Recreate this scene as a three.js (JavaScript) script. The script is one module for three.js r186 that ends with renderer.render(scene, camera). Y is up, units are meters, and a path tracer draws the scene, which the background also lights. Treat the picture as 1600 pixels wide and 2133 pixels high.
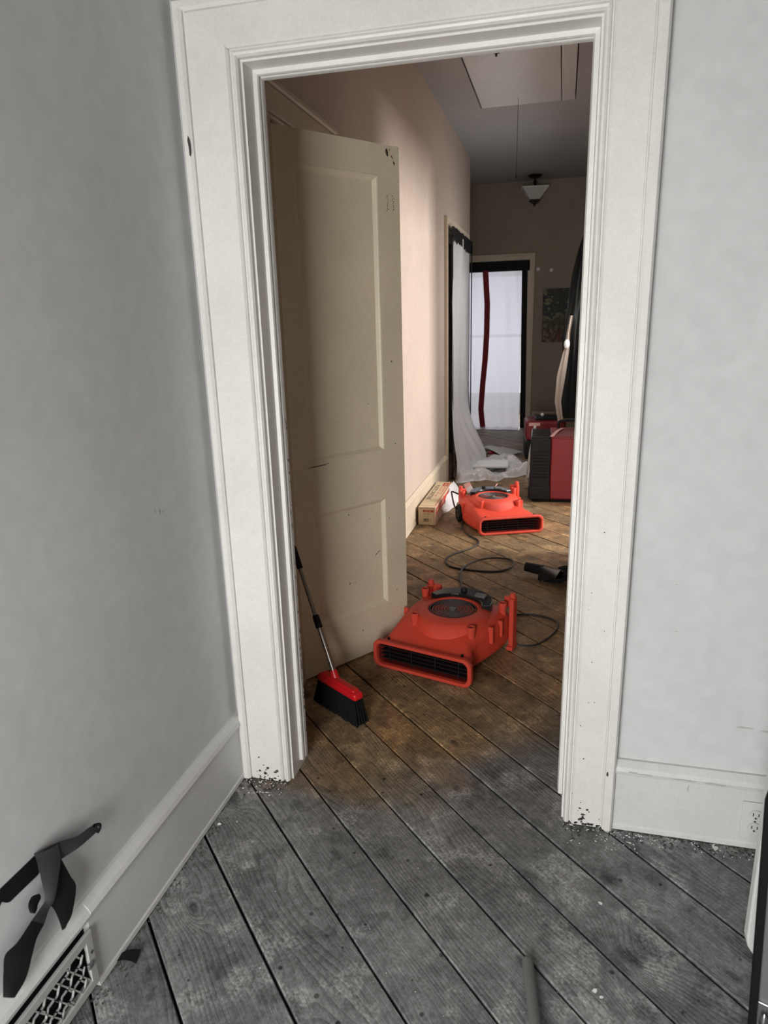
import * as THREE from 'three';
import { RoundedBoxGeometry } from 'three/addons/geometries/RoundedBoxGeometry.js';
import { mergeGeometries } from 'three/addons/utils/BufferGeometryUtils.js';
import { RectAreaLightUniformsLib } from 'three/addons/lights/RectAreaLightUniformsLib.js';

// ---------------------------------------------------------------- camera, light, exposure
RectAreaLightUniformsLib.init();
const scene = new THREE.Scene();
scene.background = new THREE.Color(0.02, 0.02, 0.02);
const camera = new THREE.PerspectiveCamera(73.5, 1600 / 2133, 0.05, 60);
camera.position.set(0.7893, 1.4226, 1.7705);
camera.rotation.order = 'YXZ';
camera.rotation.set(-0.2724, 0.2531, -0.0276);
camera.focus = 2.5;
camera.userData.fStop = 5;
const renderer = new THREE.WebGLRenderer({ antialias: true });
renderer.toneMapping = THREE.LinearToneMapping;
renderer.toneMappingExposure = 1.0;
renderer.shadowMap.enabled = true;
function panelLight(name, w, h, at, to, color, intensity) {
  const l = new THREE.RectAreaLight(new THREE.Color(...color), intensity, w, h);
  l.name = name; l.position.set(...at); l.lookAt(...to); scene.add(l);
  return l;
}
// daylight from windows out of view, each placed for what it lights
panelLight('unseen_near_window_light', 0.74, 1.26, [0.29, 0.95, 2.69], [0.29, 0.95, 0], [1.0, 0.995, 0.98], 19.5);  // unseen, behind the camera; lights the near room and the cream door
panelLight('unseen_side_window_light', 1.0, 1.44, [4.02, 1.65, -2.98], [0, 1.65, -2.98], [1.0, 0.95, 0.91], 46);  // unseen, placed to light a band of hall wall and floor
panelLight('unseen_far_window_light', 1.5, 1.74, [-0.2, 1.15, -8.96], [-0.2, 1.15, 0], [0.92, 0.93, 1.0], 3.8);  // unseen, placed to backlight the far plastic sheet
panelLight('unseen_hall_window_light', 0.62, 1.0, [1.02, 1.55, -4.72], [0, 1.35, -4.72], [1.0, 0.97, 0.94], 5.5);  // unseen, placed to light the plastic curtain and trailing film

// ---------------------------------------------------------------- helpers
let seed = 20240607;
const rnd = () => { seed = (seed * 1664525 + 1013904223) >>> 0; return seed / 4294967296; };
const rr = (a, b) => a + (b - a) * rnd();
const V3 = (x, y, z) => new THREE.Vector3(x, y, z);
const names = new Map();
function numbered(n) { const k = names.get(n) || 0; names.set(n, k + 1); return k ? n + '_' + String(k).padStart(3, '0') : n; }
function group(name, [x, y, z] = [0, 0, 0], turn = 0) {
  const g = new THREE.Group(); g.name = numbered(name); g.position.set(x, y, z); g.rotation.y = turn; scene.add(g); return g;
}
function tag(o, label, category, grp) { o.userData.label = label; o.userData.category = category; if (grp) o.userData.group = grp; return o; }
function part(parent, name, geo, mat, label) {
  const m = new THREE.Mesh(Array.isArray(geo) ? merge(geo) : geo, mat); m.name = name; parent.add(m);
  if (label) m.userData.label = label; return m;
}
function solo(name, geo, mat) { return part(scene, numbered(name), geo, mat); }
function structure(name, geo, mat, label) {
  const m = part(scene, name, geo, mat); m.userData.kind = 'structure'; if (label) m.userData.label = label; return m;
}
function merge(list) {
  const l = list.map((g) => { const q = g.index ? g.toNonIndexed() : g; for (const k of Object.keys(q.attributes)) if (!['position', 'normal', 'uv'].includes(k)) q.deleteAttribute(k); return q; });
  return mergeGeometries(l);
}
function boxG(x0, x1, y0, y1, z0, z1) {
  const g = new THREE.BoxGeometry(x1 - x0, y1 - y0, z1 - z0), p = g.attributes.position, n = g.attributes.normal, uv = g.attributes.uv;
  g.translate((x0 + x1) / 2, (y0 + y1) / 2, (z0 + z1) / 2);
  for (let i = 0; i < p.count; i++) {
    const ax = Math.abs(n.getX(i)), ay = Math.abs(n.getY(i));
    if (ax > 0.5) uv.setXY(i, p.getZ(i), p.getY(i)); else if (ay > 0.5) uv.setXY(i, p.getX(i), p.getZ(i)); else uv.setXY(i, p.getX(i), p.getY(i));
  }
  return g;
}
function rbox(w, h, d, r, at = [0, 0, 0], seg = 2) { const g = new RoundedBoxGeometry(w, h, d, seg, r); g.translate(...at); return g; }
// wall panel with rectangular holes: axis 'x' = plane of constant x (coordinates z,y), axis 'z' = plane of constant z (coordinates x,y)
function wallG(axis, c0, c1, a0, a1, y0, y1, holes = []) {
  const as = [...new Set([a0, a1, ...holes.flatMap((h) => [h[0], h[1]])])].sort((p, q) => p - q);
  const out = [];
  for (let i = 0; i + 1 < as.length; i++) {
    const m = (as[i] + as[i + 1]) / 2; let spans = [[y0, y1]];
    for (const h of holes) if (m > h[0] && m < h[1]) spans = spans.flatMap(([b, t]) => [[b, Math.min(t, h[2])], [Math.max(b, h[3]), t]].filter(([p, q]) => q - p > 1e-6));
    for (const [b, t] of spans) out.push(axis === 'x' ? boxG(c0, c1, b, t, as[i], as[i + 1]) : boxG(as[i], as[i + 1], b, t, c0, c1));
  }
  return merge(out);
}
// sweep a closed profile [[outward, proud], ...] along a straight run a->b; ends may be mitred by shear
function runG(a, b, out, proud, prof, m0 = 0, m1 = 0) {
  const A = V3(...a), B = V3(...b), O = V3(...out), P = V3(...proud), D = B.clone().sub(A).normalize(), pos = [], uv = [], n = prof.length;
  const pt = (base, k, [o, p]) => base.clone().addScaledVector(O, o).addScaledVector(P, p).addScaledVector(D, k * o);
  const L = A.distanceTo(B);
  const flip = O.clone().cross(P).dot(D) > 0;
  let area = 0; for (let i = 0; i < n; i++) { const [x, y] = prof[i], [u, v] = prof[(i + 1) % n]; area += x * v - u * y; }
  const rev = (area > 0) === flip;
  const tri = (p, q, r, s) => { const l = rev ? [p, q, r] : [p, r, q]; for (const v of l) { pos.push(v.x, v.y, v.z); uv.push(v.dot(D), v.dot(O) + v.dot(P)); } };
  for (let i = 0; i < n; i++) {
    const p = prof[i], q = prof[(i + 1) % n];
    const p0 = pt(A, m0, p), q0 = pt(A, m0, q), p1 = pt(B, m1, p), q1 = pt(B, m1, q);
    tri(p0, q0, q1); tri(p0, q1, p1);
  }
  const tris = THREE.ShapeUtils.triangulateShape(prof.map(([x, y]) => new THREE.Vector2(x, y)), []);
  for (const [i, j, k] of tris) { tri(pt(A, m0, prof[i]), pt(A, m0, prof[k]), pt(A, m0, prof[j])); tri(pt(B, m1, prof[i]), pt(B, m1, prof[j]), pt(B, m1, prof[k])); }
  const g = new THREE.BufferGeometry();
  g.setAttribute('position', new THREE.Float32BufferAttribute(pos, 3)); g.setAttribute('uv', new THREE.Float32BufferAttribute(uv, 2));
  g.computeVertexNormals(); return g;
}
function grid(nu, nv, f) {
  const pos = [], uv = [], idx = [];
  for (let j = 0; j <= nv; j++) for (let i = 0; i <= nu; i++) { const p = f(i / nu, j / nv); pos.push(p[0], p[1], p[2]); uv.push(p[3] ?? i / nu, p[4] ?? j / nv); }
  for (let j = 0; j < nv; j++) for (let i = 0; i < nu; i++) { const a = j * (nu + 1) + i, b = a + 1, c = a + nu + 1, d = c + 1; idx.push(a, b, d, a, d, c); }
  const g = new THREE.BufferGeometry();
  g.setAttribute('position', new THREE.Float32BufferAttribute(pos, 3)); g.setAttribute('uv', new THREE.Float32BufferAttribute(uv, 2)); g.setIndex(idx); g.computeVertexNormals(); return g;
}
function loft(secs, capA = false, capB = false) {   // secs: arrays of [x,y,z] loops
  const n = secs[0].length, pos = [], uv = [], idx = [];
  secs.forEach((s, j) => { for (let i = 0; i <= n; i++) { const p = s[i % n]; pos.push(...p); uv.push(i / n, j / (secs.length - 1)); } });
  for (let j = 0; j + 1 < secs.length; j++) for (let i = 0; i < n; i++) { const a = j * (n + 1) + i, b = a + 1, c = a + n + 1, d = c + 1; idx.push(a, b, d, a, d, c); }
  const cap = (s, f) => { const m = [0, 0, 0]; s.forEach((p) => p.forEach((v, k) => { m[k] += v / n; })); const o = pos.length / 3; pos.push(...m); uv.push(0.5, 0.5); s.forEach((p) => { pos.push(...p); uv.push(0.5, 0.5); }); for (let i = 0; i < n; i++) { const a = o + 1 + i, b = o + 1 + (i + 1) % n; f ? idx.push(o, b, a) : idx.push(o, a, b); } };
  if (capA) cap(secs[0], true); if (capB) cap(secs.at(-1), false);
  const g = new THREE.BufferGeometry();
  g.setAttribute('position', new THREE.Float32BufferAttribute(pos, 3)); g.setAttribute('uv', new THREE.Float32BufferAttribute(uv, 2)); g.setIndex(idx); g.computeVertexNormals(); return g;
}
function rrect(x0, x1, y0, y1, r, n = 6) {
  const o = [];
  for (const [cx, cy, a] of [[x1 - r, y1 - r, 0], [x0 + r, y1 - r, 1], [x0 + r, y0 + r, 2], [x1 - r, y0 + r, 3]])
    for (let i = 0; i <= n; i++) { const t = (a + i / n) * Math.PI / 2; o.push([cx + r * Math.cos(t), cy + r * Math.sin(t)]); }
  return o;
}
function tube(pts, r, seg = 40, rad = 8, closed = false) { return new THREE.TubeGeometry(new THREE.CatmullRomCurve3(pts.map((p) => V3(...p)), closed), seg, r, rad, closed); }
function cyl(a, b, r0, r1, n = 16) {
  const A = V3(...a), B = V3(...b), g = new THREE.CylinderGeometry(r1, r0, A.distanceTo(B), n);
  g.applyQuaternion(new THREE.Quaternion().setFromUnitVectors(V3(0, 1, 0), B.clone().sub(A).normalize())); const m = A.add(B).multiplyScalar(0.5); g.translate(m.x, m.y, m.z); return g;
}
const lathe = (prof, n = 24) => new THREE.LatheGeometry(prof.map(([x, y]) => new THREE.Vector2(x, y)), n);
function flat(pts, t, bevel = 0) {   // outline in xy, thickness along z
  const s = new THREE.Shape(pts.map(([x, y]) => new THREE.Vector2(x, y)));
  return new THREE.ExtrudeGeometry(s, { depth: t, bevelEnabled: bevel > 0, bevelSize: bevel, bevelThickness: bevel, bevelSegments: 2, curveSegments: 8 });
}
const sm = (a, b, x) => { const t = Math.min(1, Math.max(0, (x - a) / (b - a))); return t * t * (3 - 2 * t); };
const mix = (a, b, t) => a + (b - a) * t;
function interp(t, tab) { for (let i = 1; i < tab.length; i++) if (t <= tab[i][0]) { const a = tab[i - 1], b = tab[i], k = (t - a[0]) / (b[0] - a[0]); return a.slice(1).map((v, j) => mix(v, b[j + 1], k)); } return tab.at(-1).slice(1); }

// ---------------------------------------------------------------- noise and textures
const H = new Float32Array(65536); for (let i = 0; i < 65536; i++) H[i] = rnd();
const hash = (x, y) => H[((x * 374761 + y * 668265 + (x ^ y) * 971) & 65535)];
function pn(x, y, px, py) {   // value noise, period px,py lattice cells
  const xi = Math.floor(x), yi = Math.floor(y), fx = x - xi, fy = y - yi, u = fx * fx * (3 - 2 * fx), v = fy * fy * (3 - 2 * fy);
  const w = (a, m) => ((a % m) + m) % m, x0 = w(xi, px), x1 = w(xi + 1, px), y0 = w(yi, py), y1 = w(yi + 1, py);
  return mix(mix(hash(x0, y0), hash(x1, y0), u), mix(hash(x0, y1), hash(x1, y1), u), v);
}
function fbm(x, y, px, py, o = 4) { let s = 0, a = 0.5, t = 0; for (let i = 0; i < o; i++) { s += a * pn(x, y, px, py); t += a; a *= 0.5; x *= 2; y *= 2; px *= 2; py *= 2; } return s / t; }
function tex(w, h, f, srgb, rx = 1, ry = 1) {
  const d = new Uint8Array(w * h * 4);
  for (let j = 0; j < h; j++) for (let i = 0; i < w; i++) { const c = f(i / w, j / h), k = (j * w + i) * 4; for (let q = 0; q < 3; q++) d[k + q] = Math.max(0, Math.min(255, (Array.isArray(c) ? c[q] : c) * 255)); d[k + 3] = 255; }
  const t = new THREE.DataTexture(d, w, h); t.wrapS = t.wrapT = THREE.RepeatWrapping; t.magFilter = THREE.LinearFilter; t.minFilter = THREE.LinearMipmapLinearFilter; t.generateMipmaps = true;
  if (srgb) t.colorSpace = THREE.SRGBColorSpace; t.repeat.set(rx, ry); t.needsUpdate = true; return t;
}
// old pine boards: 2 m along the grain x 1 m across
const WW = 2048, WH = 1024, woodV = new Float32Array(WW * WH), woodB = new Float32Array(WW * WH);
{
  const knots = []; for (let i = 0; i < 16; i++) knots.push([rnd() * 2, rnd(), rr(0.012, 0.03)]);
  const stains = []; for (let i = 0; i < 60; i++) stains.push([rnd() * 2, rnd(), rr(0.002, 0.006), rr(0.35, 0.7)]);
  for (let j = 0; j < WH; j++) for (let i = 0; i < WW; i++) {
    const u = 2 * i / WW, v = j / WH;
    let warp = 5.5 * fbm(u * 1.5, v * 5, 3, 5, 3) + 0.5 * pn(u * 9, v * 24, 18, 24), kn = 0;
    for (const [ku, kv, kr] of knots) {
      let du = Math.abs(u - ku); du = Math.min(du, 2 - du); let dv = Math.abs(v - kv); dv = Math.min(dv, 1 - dv);
      if (du > 0.25 || dv > 0.14) continue;
      const q = Math.sqrt(du * du * 0.25 + dv * dv) / kr; warp += 2.6 * Math.exp(-q * q * 0.28); if (q < 1.3) kn = Math.max(kn, 1 - sm(0.25, 1.2, q));
    }
    const ph = v * 72 + warp * 1.9, fr = ph - Math.floor(ph), ring = Math.pow(fr, 2.2) * (1 - sm(0.9, 1, fr));
    const soft = fbm(u * 1.5, v * 9, 3, 9, 2), dust = fbm(u * 4, v * 8, 8, 8, 5), scr = pn(u * 60, v * 60, 120, 60), fine = pn(u * 25, v * 420, 50, 420), spk = pn(u * 230, v * 230, 460, 230), blot = fbm(u * 14 + 3, v * 14, 28, 14, 3);
    let c = 0.56 + 0.08 * (soft - 0.5) - 0.15 * ring * sm(0.42, 0.62, soft) + 0.10 * (fine - 0.5) * sm(0.3, 0.6, dust) + 0.13 * (spk - 0.5) + 0.10 * (scr - 0.5);
    c += 0.17 * (dust - 0.5) + 0.14 * (blot - 0.5);
    c += 0.14 * sm(0.60, 0.72, blot) * spk - 0.08 * sm(0.60, 0.70, fbm(u * 16 + 9, v * 16 + 4, 32, 16, 4));
    c -= 0.17 * kn;
    for (const [su, sv, sr, sk] of stains) { const du = u - su, dv = v - sv; const q = du * du + dv * dv; if (q < sr * sr * 1.5) c *= 1 - sk * (1 - sm(sr * sr * 0.4, sr * sr * 1.5, q)); }
    woodV[j * WW + i] = c; woodB[j * WW + i] = 0.6 - 0.35 * ring + 0.25 * (fine - 0.5) + 0.3 * (dust - 0.5) - 0.1 * kn;
  }
}
const woodMap = tex(WW, WH, (x, y) => woodV[Math.round(y * WH) * WW + Math.round(x * WW)], true);
const woodBump = tex(WW, WH, (x, y) => woodB[Math.round(y * WH) * WW + Math.round(x * WW)], false);
const paintBump = tex(512, 512, (x, y) => 0.5 + 0.5 * (fbm(x * 40, y * 40, 40, 40, 3) - 0.5) + 0.35 * (fbm(x * 5, y * 5, 5, 5, 3) - 0.5), false, 1.2, 1.2);
const wallMap = tex(1024, 1024, (x, y) => { const a = fbm(x * 6, y * 6, 6, 6, 5), s = fbm(x * 70, y * 70, 70, 70, 2); return 0.93 + 0.05 * (a - 0.5) + 0.04 * (s - 0.5) ; }, true, 0.5, 0.5);
const trimMap = tex(1024, 1024, (x, y) => { const a = fbm(x * 5, y * 5, 5, 5, 4), s = fbm(x * 50, y * 50, 50, 50, 2), g = pn(x * 260, y * 260, 260, 260); return 0.95 + 0.06 * (a - 0.5) + 0.03 * (g - 0.5) + 0.02 * (s - 0.5); }, true, 1, 1);
const grainBump = tex(256, 256, (x, y) => pn(x * 128, y * 128, 128, 128), false, 14, 14);
const filmBump = tex(512, 512, (x, y) => { const a = fbm(x * 6, y * 3, 6, 3, 4); return Math.abs(a - 0.5) * 3; }, false, 2, 2);

const C = (r, g, b) => new THREE.Color().setRGB(r, g, b);
const mat = (color, roughness, o = {}) => new THREE.MeshStandardMaterial({ color: C(...color), roughness, ...o });
const phys = (color, roughness, o = {}) => new THREE.MeshPhysicalMaterial({ color: C(...color), roughness, ...o });
const M = {
  wall: mat([0.70, 0.70, 0.70], 0.75, { map: wallMap, bumpMap: paintBump, bumpScale: 0.0007 }),
  unseenRoomWall: mat([0.30, 0.29, 0.27], 0.8, { map: wallMap }),  // walls out of view, darkened to cut bounce light in the near room
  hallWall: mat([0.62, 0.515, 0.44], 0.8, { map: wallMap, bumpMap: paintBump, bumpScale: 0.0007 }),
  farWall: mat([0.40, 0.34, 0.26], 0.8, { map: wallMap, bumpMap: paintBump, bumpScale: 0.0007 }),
  ceil: mat([0.44, 0.44, 0.44], 0.9, { map: wallMap, bumpMap: paintBump, bumpScale: 0.0007 }),
  trim: mat([0.80, 0.785, 0.74], 0.42, { map: trimMap, bumpMap: paintBump, bumpScale: 0.0002 }),
  base: mat([0.72, 0.715, 0.70], 0.45, { map: trimMap, bumpMap: paintBump, bumpScale: 0.0006 }),
  door: mat([0.87, 0.765, 0.565], 0.45, { map: trimMap, bumpMap: paintBump, bumpScale: 0.0002 }),
  hallTrim: mat([0.70, 0.60, 0.46], 0.5, { map: trimMap }),
  wood: mat([1, 1, 1], 0.62, { map: woodMap, bumpMap: woodBump, bumpScale: 0.0016, vertexColors: true }),
  under: mat([0.02, 0.018, 0.015], 1),  // near-black; shade of the floor and hatch gaps put into the colour
  chip: mat([0.05, 0.045, 0.04], 0.9),
  scuff: mat([0.46, 0.455, 0.44], 0.9),
  dirt: mat([0.06, 0.055, 0.05], 1),
  red: mat([0.74, 0.068, 0.034], 0.42, { bumpMap: grainBump, bumpScale: 0.0004 }),
  redShade: mat([0.16, 0.012, 0.01], 0.6),  // darker copy of the red; shade inside the outlet put into the colour
  darkRed: mat([0.20, 0.010, 0.013], 0.5),
  broomRed: mat([0.62, 0.01, 0.015], 0.35),
  black: phys([0.012, 0.012, 0.013], 0.5, { specularIntensity: 0.35 }),
  matteBlack: phys([0.006, 0.006, 0.006], 0.85, { specularIntensity: 0.35 }),
  gloss: mat([0.010, 0.011, 0.012], 0.22),
  guard: mat([0.10, 0.10, 0.10], 0.45),
  cable: mat([0.016, 0.014, 0.013], 0.5),
  tape: phys([0.008, 0.008, 0.008], 0.65, { specularIntensity: 0.4, side: THREE.DoubleSide }),
  tapeBack: mat([0.035, 0.035, 0.035], 0.6, { side: THREE.DoubleSide }),
  film: phys([0.88, 0.87, 0.88], 0.3, { side: THREE.DoubleSide, transmission: 0.25, thickness: 0, bumpMap: filmBump, bumpScale: 0.003 }),
  farFilm: phys([0.86, 0.87, 0.93], 0.9, { side: THREE.DoubleSide, transmission: 0.5, thickness: 0 }),
  zipper: mat([0.28, 0.006, 0.02], 0.6, { side: THREE.DoubleSide }),
  white: mat([0.80, 0.80, 0.80], 0.5),
  paper: mat([0.75, 0.73, 0.70], 0.8, { side: THREE.DoubleSide }),
  pink: mat([0.75, 0.42, 0.38], 0.7, { side: THREE.DoubleSide }),
  steel: mat([0.32, 0.29, 0.25], 0.32, { metalness: 0.9 }),
  greyMetal: mat([0.16, 0.16, 0.16], 0.4, { metalness: 0.3 }),
  chrome: mat([0.5, 0.5, 0.5], 0.25, { metalness: 1 }),
  greyFoam: mat([0.17, 0.17, 0.165], 0.7, { bumpMap: grainBump, bumpScale: 0.0003 }),
  register: mat([0.42, 0.42, 0.41], 0.5),
  lampMetal: mat([0.03, 0.027, 0.025], 0.4, { metalness: 0.6 }),
  lampGlass: phys([0.75, 0.74, 0.70], 0.6, { transmission: 0.25, thickness: 0, side: THREE.DoubleSide }),
  hatch: mat([0.72, 0.72, 0.71], 0.3, { map: wallMap, bumpMap: paintBump, bumpScale: 0.001 }),
  pane: new THREE.MeshStandardMaterial({ color: C(0.8, 0.8, 0.8), emissive: C(0.9, 0.95, 1), emissiveIntensity: 1.2, roughness: 0.2 }),  // glowing panes of the unseen windows
  tarp: phys([0.010, 0.010, 0.009], 0.45, { specularIntensity: 0.4, side: THREE.DoubleSide }),
  cloth: mat([0.45, 0.37, 0.31], 0.8, { side: THREE.DoubleSide }),
};

// ---------------------------------------------------------------- room shell
const LX = -0.175, HX = -0.192, RX = 1.05, TOP = 3.0, BACK = -0.13, FARZ = -7.45, LEND = -5.95;
structure('wall_left', wallG('x', LX - 0.12, LX, 0, 2.87, 0, TOP), M.wall);
structure('wall_front', wallG('z', BACK, 0, LX - 0.12, 2.4, 0, TOP, [[-0.018, 0.868, 0, 2.062]]), M.wall);
structure('wall_right', wallG('x', 2.4, 2.52, BACK, 2.87, 0, TOP), M.unseenRoomWall);
structure('wall_back', wallG('z', 2.75, 2.87, LX - 0.12, 2.52, 0, TOP, [[-0.13, 0.71, 0.27, 1.63]]), M.unseenRoomWall);  // out of view, set close so the window light falls off upwards
structure('ceiling', boxG(LX - 0.12, 2.52, TOP, TOP + 0.1, BACK, 2.87), M.unseenRoomWall);
// hall
structure('wall_hall_left', wallG('x', HX - 0.12, HX, LEND, BACK, 0, TOP, [[-1.19, -0.60, 0, 2.075], [-5.60, -4.38, 0, 2.13]]), M.hallWall);
structure('wall_hall_right', wallG('x', RX, RX + 0.12, FARZ, BACK, 0, TOP, [[-3.50, -2.45, 0, 2.12], [-5.07, -4.37, 1.0, 2.1]]), M.hallWall);
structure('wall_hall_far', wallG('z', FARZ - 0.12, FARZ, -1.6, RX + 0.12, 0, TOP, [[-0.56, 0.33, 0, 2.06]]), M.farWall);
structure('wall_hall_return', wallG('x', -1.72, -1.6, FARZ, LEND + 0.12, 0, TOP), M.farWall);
structure('wall_closet', merge([wallG('x', -1.72, -1.6, LEND, BACK, 0, TOP), wallG('z', LEND, LEND + 0.12, -1.6, HX - 0.12, 0, TOP), wallG('z', -2.6, -2.5, -1.6, HX - 0.12, 0, TOP), wallG('z', BACK, 0, -1.72, LX - 0.12, 0, TOP)]), M.hallWall);  // unseen, closes off light behind the left hall doorways
{
  const hole = [0.10, 0.82, -4.27, -2.90];
  structure('ceiling_hall', merge([boxG(-1.72, hole[0], TOP, TOP + 0.1, FARZ - 0.12, BACK), boxG(hole[1], RX + 0.12, TOP, TOP + 0.1, FARZ - 0.12, BACK),
    boxG(hole[0], hole[1], TOP, TOP + 0.1, FARZ - 0.12, hole[2]), boxG(hole[0], hole[1], TOP, TOP + 0.1, hole[3], BACK)]), M.ceil);
}
// unseen side room across the hall, placed to shape the window light
structure('wall_unseen_side_room', merge([wallG('x', 4.08, 4.2, -4.0, -1.9, 0, TOP, [[-3.51, -2.45, 0.9, 2.4]]), wallG('z', -4.12, -4.0, RX + 0.12, 4.2, 0, TOP), wallG('z', -1.9, -1.78, RX + 0.12, 4.2, 0, TOP)]), M.wall);
structure('unseen_window_backing', boxG(RX + 0.12, RX + 0.16, 0.8, 2.3, -5.2, -4.25), M.wall);  // unseen backing that closes the hole behind the hall window
structure('ceiling_unseen_side_room', boxG(RX + 0.12, 4.2, TOP, TOP + 0.1, -4.12, -1.78), M.wall);
// unseen room behind the far doorway, placed to backlight the sheet
structure('wall_unseen_far_room', merge([wallG('x', -1.6, -1.5, -9.1, FARZ - 0.12, 0, TOP), wallG('x', 1.0, 1.1, -9.1, FARZ - 0.12, 0, TOP), wallG('z', -9.1, -9.0, -1.5, 1.0, 0, TOP, [[-1.0, 0.6, 0.25, 2.05]])]), M.wall);
structure('ceiling_unseen_far_room', boxG(-1.6, 1.1, TOP, TOP + 0.1, -9.1, FARZ - 0.12), M.wall);
function unseenWindowUnit(n, axis, c, a0, a1, y0, y1, s) {   // unseen window with glowing panes; s: side the room lies on
  const g = group('unseen_window_' + n); g.userData.kind = 'structure';
  const b = (p0, p1, q0, q1, d0, d1) => (axis === 'z' ? boxG(p0, p1, q0, q1, Math.min(c + d0 * s, c + d1 * s), Math.max(c + d0 * s, c + d1 * s)) : boxG(Math.min(c + d0 * s, c + d1 * s), Math.max(c + d0 * s, c + d1 * s), q0, q1, p0, p1));
  const f = 0.05, m = (a0 + a1) / 2, h = (y0 + y1) / 2;
  part(g, 'frame', [b(a0, a0 + f, y0, y1, -0.08, 0), b(a1 - f, a1, y0, y1, -0.08, 0), b(a0 + f, a1 - f, y0, y0 + f, -0.08, 0), b(a0 + f, a1 - f, y1 - f, y1, -0.08, 0)], M.trim);
  part(g, 'meeting_rail', b(a0 + f, a1 - f, h - 0.02, h + 0.02, -0.07, -0.01), M.trim);
  for (const [p0, p1, q0, q1] of [[a0 + f, a1 - f, y0 + f, h - 0.02], [a0 + f, a1 - f, h + 0.02, y1 - f]]) part(g, 'pane', b(p0, p1, q0, q1, -0.055, -0.045), M.pane);
  return g;
}
unseenWindowUnit(1, 'z', 2.75, -0.13, 0.71, 0.27, 1.63, -1);
unseenWindowUnit(2, 'x', 4.08, -3.51, -2.45, 0.9, 2.4, -1);
unseenWindowUnit(4, 'x', RX, -5.07, -4.37, 1.0, 2.1, -1);  // out of view in the right hall wall, lights the plastic curtain
unseenWindowUnit(3, 'z', -9.0, -1.0, 0.6, 0.25, 2.05, 1);

// ---------------------------------------------------------------- floor of diagonal boards
{
  const fl = group('floor'); fl.userData.kind = 'structure'; fl.userData.label = 'old pine boards laid on the diagonal, grey and worn near the doorway';
  part(fl, 'subfloor', boxG(-1.7, 4.2, -0.12, -0.024, -9.1, 2.87), M.under);
  const q = Math.SQRT1_2, offs = [-0.525, -0.318, -0.12, 0.042, 0.197, 0.352, 0.505, 0.665, 0.83, 0.995, 1.165, 1.33, 1.49, 1.641, 1.80, 1.965, 2.107, 2.275, 2.411, 2.565, 2.755];
  while (offs[0] > -3.7) offs.unshift(offs[0] - rr(0.15, 0.2)); while (offs.at(-1) < 9.0) offs.push(offs.at(-1) + rr(0.15, 0.18));
  const cuts = [[0.43, -0.31], [0.91, 0.2], [-0.6, 0.9]];
  for (let k = 0; k + 1 < offs.length; k++) {
    const o0 = offs[k], o1 = offs[k + 1], oc = (o0 + o1) / 2, w = o1 - o0, gap = rr(0.0045, 0.0075), hw = w / 2 - gap / 2;
    // x = q(o+t), z = q(t-o); clip to x in [-1.65,4.15], z in [-9.0,3.55]
    const t0 = Math.max(-1.65 / q - oc, -9.0 / q + oc), t1 = Math.min(4.15 / q - oc, 2.8 / q + oc);
    if (t1 - t0 < 0.1) continue;
    const breaks = [t0]; for (const [co, ct] of cuts) if (co > o0 && co < o1) breaks.push(ct);
    let tt = t0 + rr(1.2, 4); while (tt < t1 - 0.6) { const x = q * (oc + tt), z = q * (tt - oc); if (!(x > -0.3 && x < 1.4 && z > -2.3 && z < 1.6)) breaks.push(tt); tt += rr(2.4, 4); }
    breaks.push(t1); breaks.sort((a, b) => a - b);
    const vo = rnd(), tone = rr(0.9, 1.08), warm = rr(0.9, 1.1);
    for (let b = 0; b + 1 < breaks.length; b++) {
      const a0 = breaks[b] + 0.0012, a1 = breaks[b + 1] - 0.0012, n = Math.max(2, Math.ceil((a1 - a0) / 0.12)), uo = rnd() * 2, lift = rr(-0.0012, 0.0012), cup = rr(-0.0015, 0.0015), c = 0.0022;
      const prof = [[-hw, -0.022, 0], [-hw, -c, 0], [-hw + c, 0, 0], [0, cup, 0], [hw - c, 0, 0], [hw, -c, 0], [hw, -0.022, 0]];
      const pos = [], uv = [], col = [], idx = [];
      for (let i = 0; i <= n; i++) for (let p = 0; p < prof.length; p++) {
        const t = mix(a0, a1, i / n), [po, py] = prof[p], wob = 0.0016 * (pn(t * 3 + k * 7.3, p < 3 ? 1.5 : 9.5, 4096, 64) - 0.5) * (p === 3 ? 0 : 1), o = oc + po + wob, x = q * (o + t), z = q * (t - o);
        pos.push(x, py + lift, z); uv.push((t + uo) / 2, vo + (po + w / 2));
        const edge = -0.08 - 0.42 * sm(0.35, 0.9, x) + 0.5 * (fbm(x * 5 + 40, z * 5 + 90, 512, 512, 3) - 0.5), br = 1 - sm(edge - 0.16, edge + 0.16, z);
        const tn = 1.15 * tone; col.push(tn * mix(0.60, 0.86 * warm, br), tn * mix(0.595, 0.55, br), tn * mix(0.59, 0.27 / warm, br));
      }
      const m = prof.length;
      for (let i = 0; i < n; i++) for (let p = 0; p + 1 < m; p++) { const a = i * m + p, d = a + 1, e = a + m, f = e + 1; idx.push(a, e, f, a, f, d); }
      for (const i of [0, n]) { const s = i * m; for (let p = 1; p + 1 < m; p++) i ? idx.push(s, s + p, s + p + 1) : idx.push(s, s + p + 1, s + p); }
      let g = new THREE.BufferGeometry();
      g.setAttribute('position', new THREE.Float32BufferAttribute(pos, 3)); g.setAttribute('uv', new THREE.Float32BufferAttribute(uv, 2)); g.setAttribute('color', new THREE.Float32BufferAttribute(col, 3)); g.setIndex(idx);
      g = g.toNonIndexed(); g.computeVertexNormals();
      part(fl, 'floorboard', g, M.wood);
    }
  }
}

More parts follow.
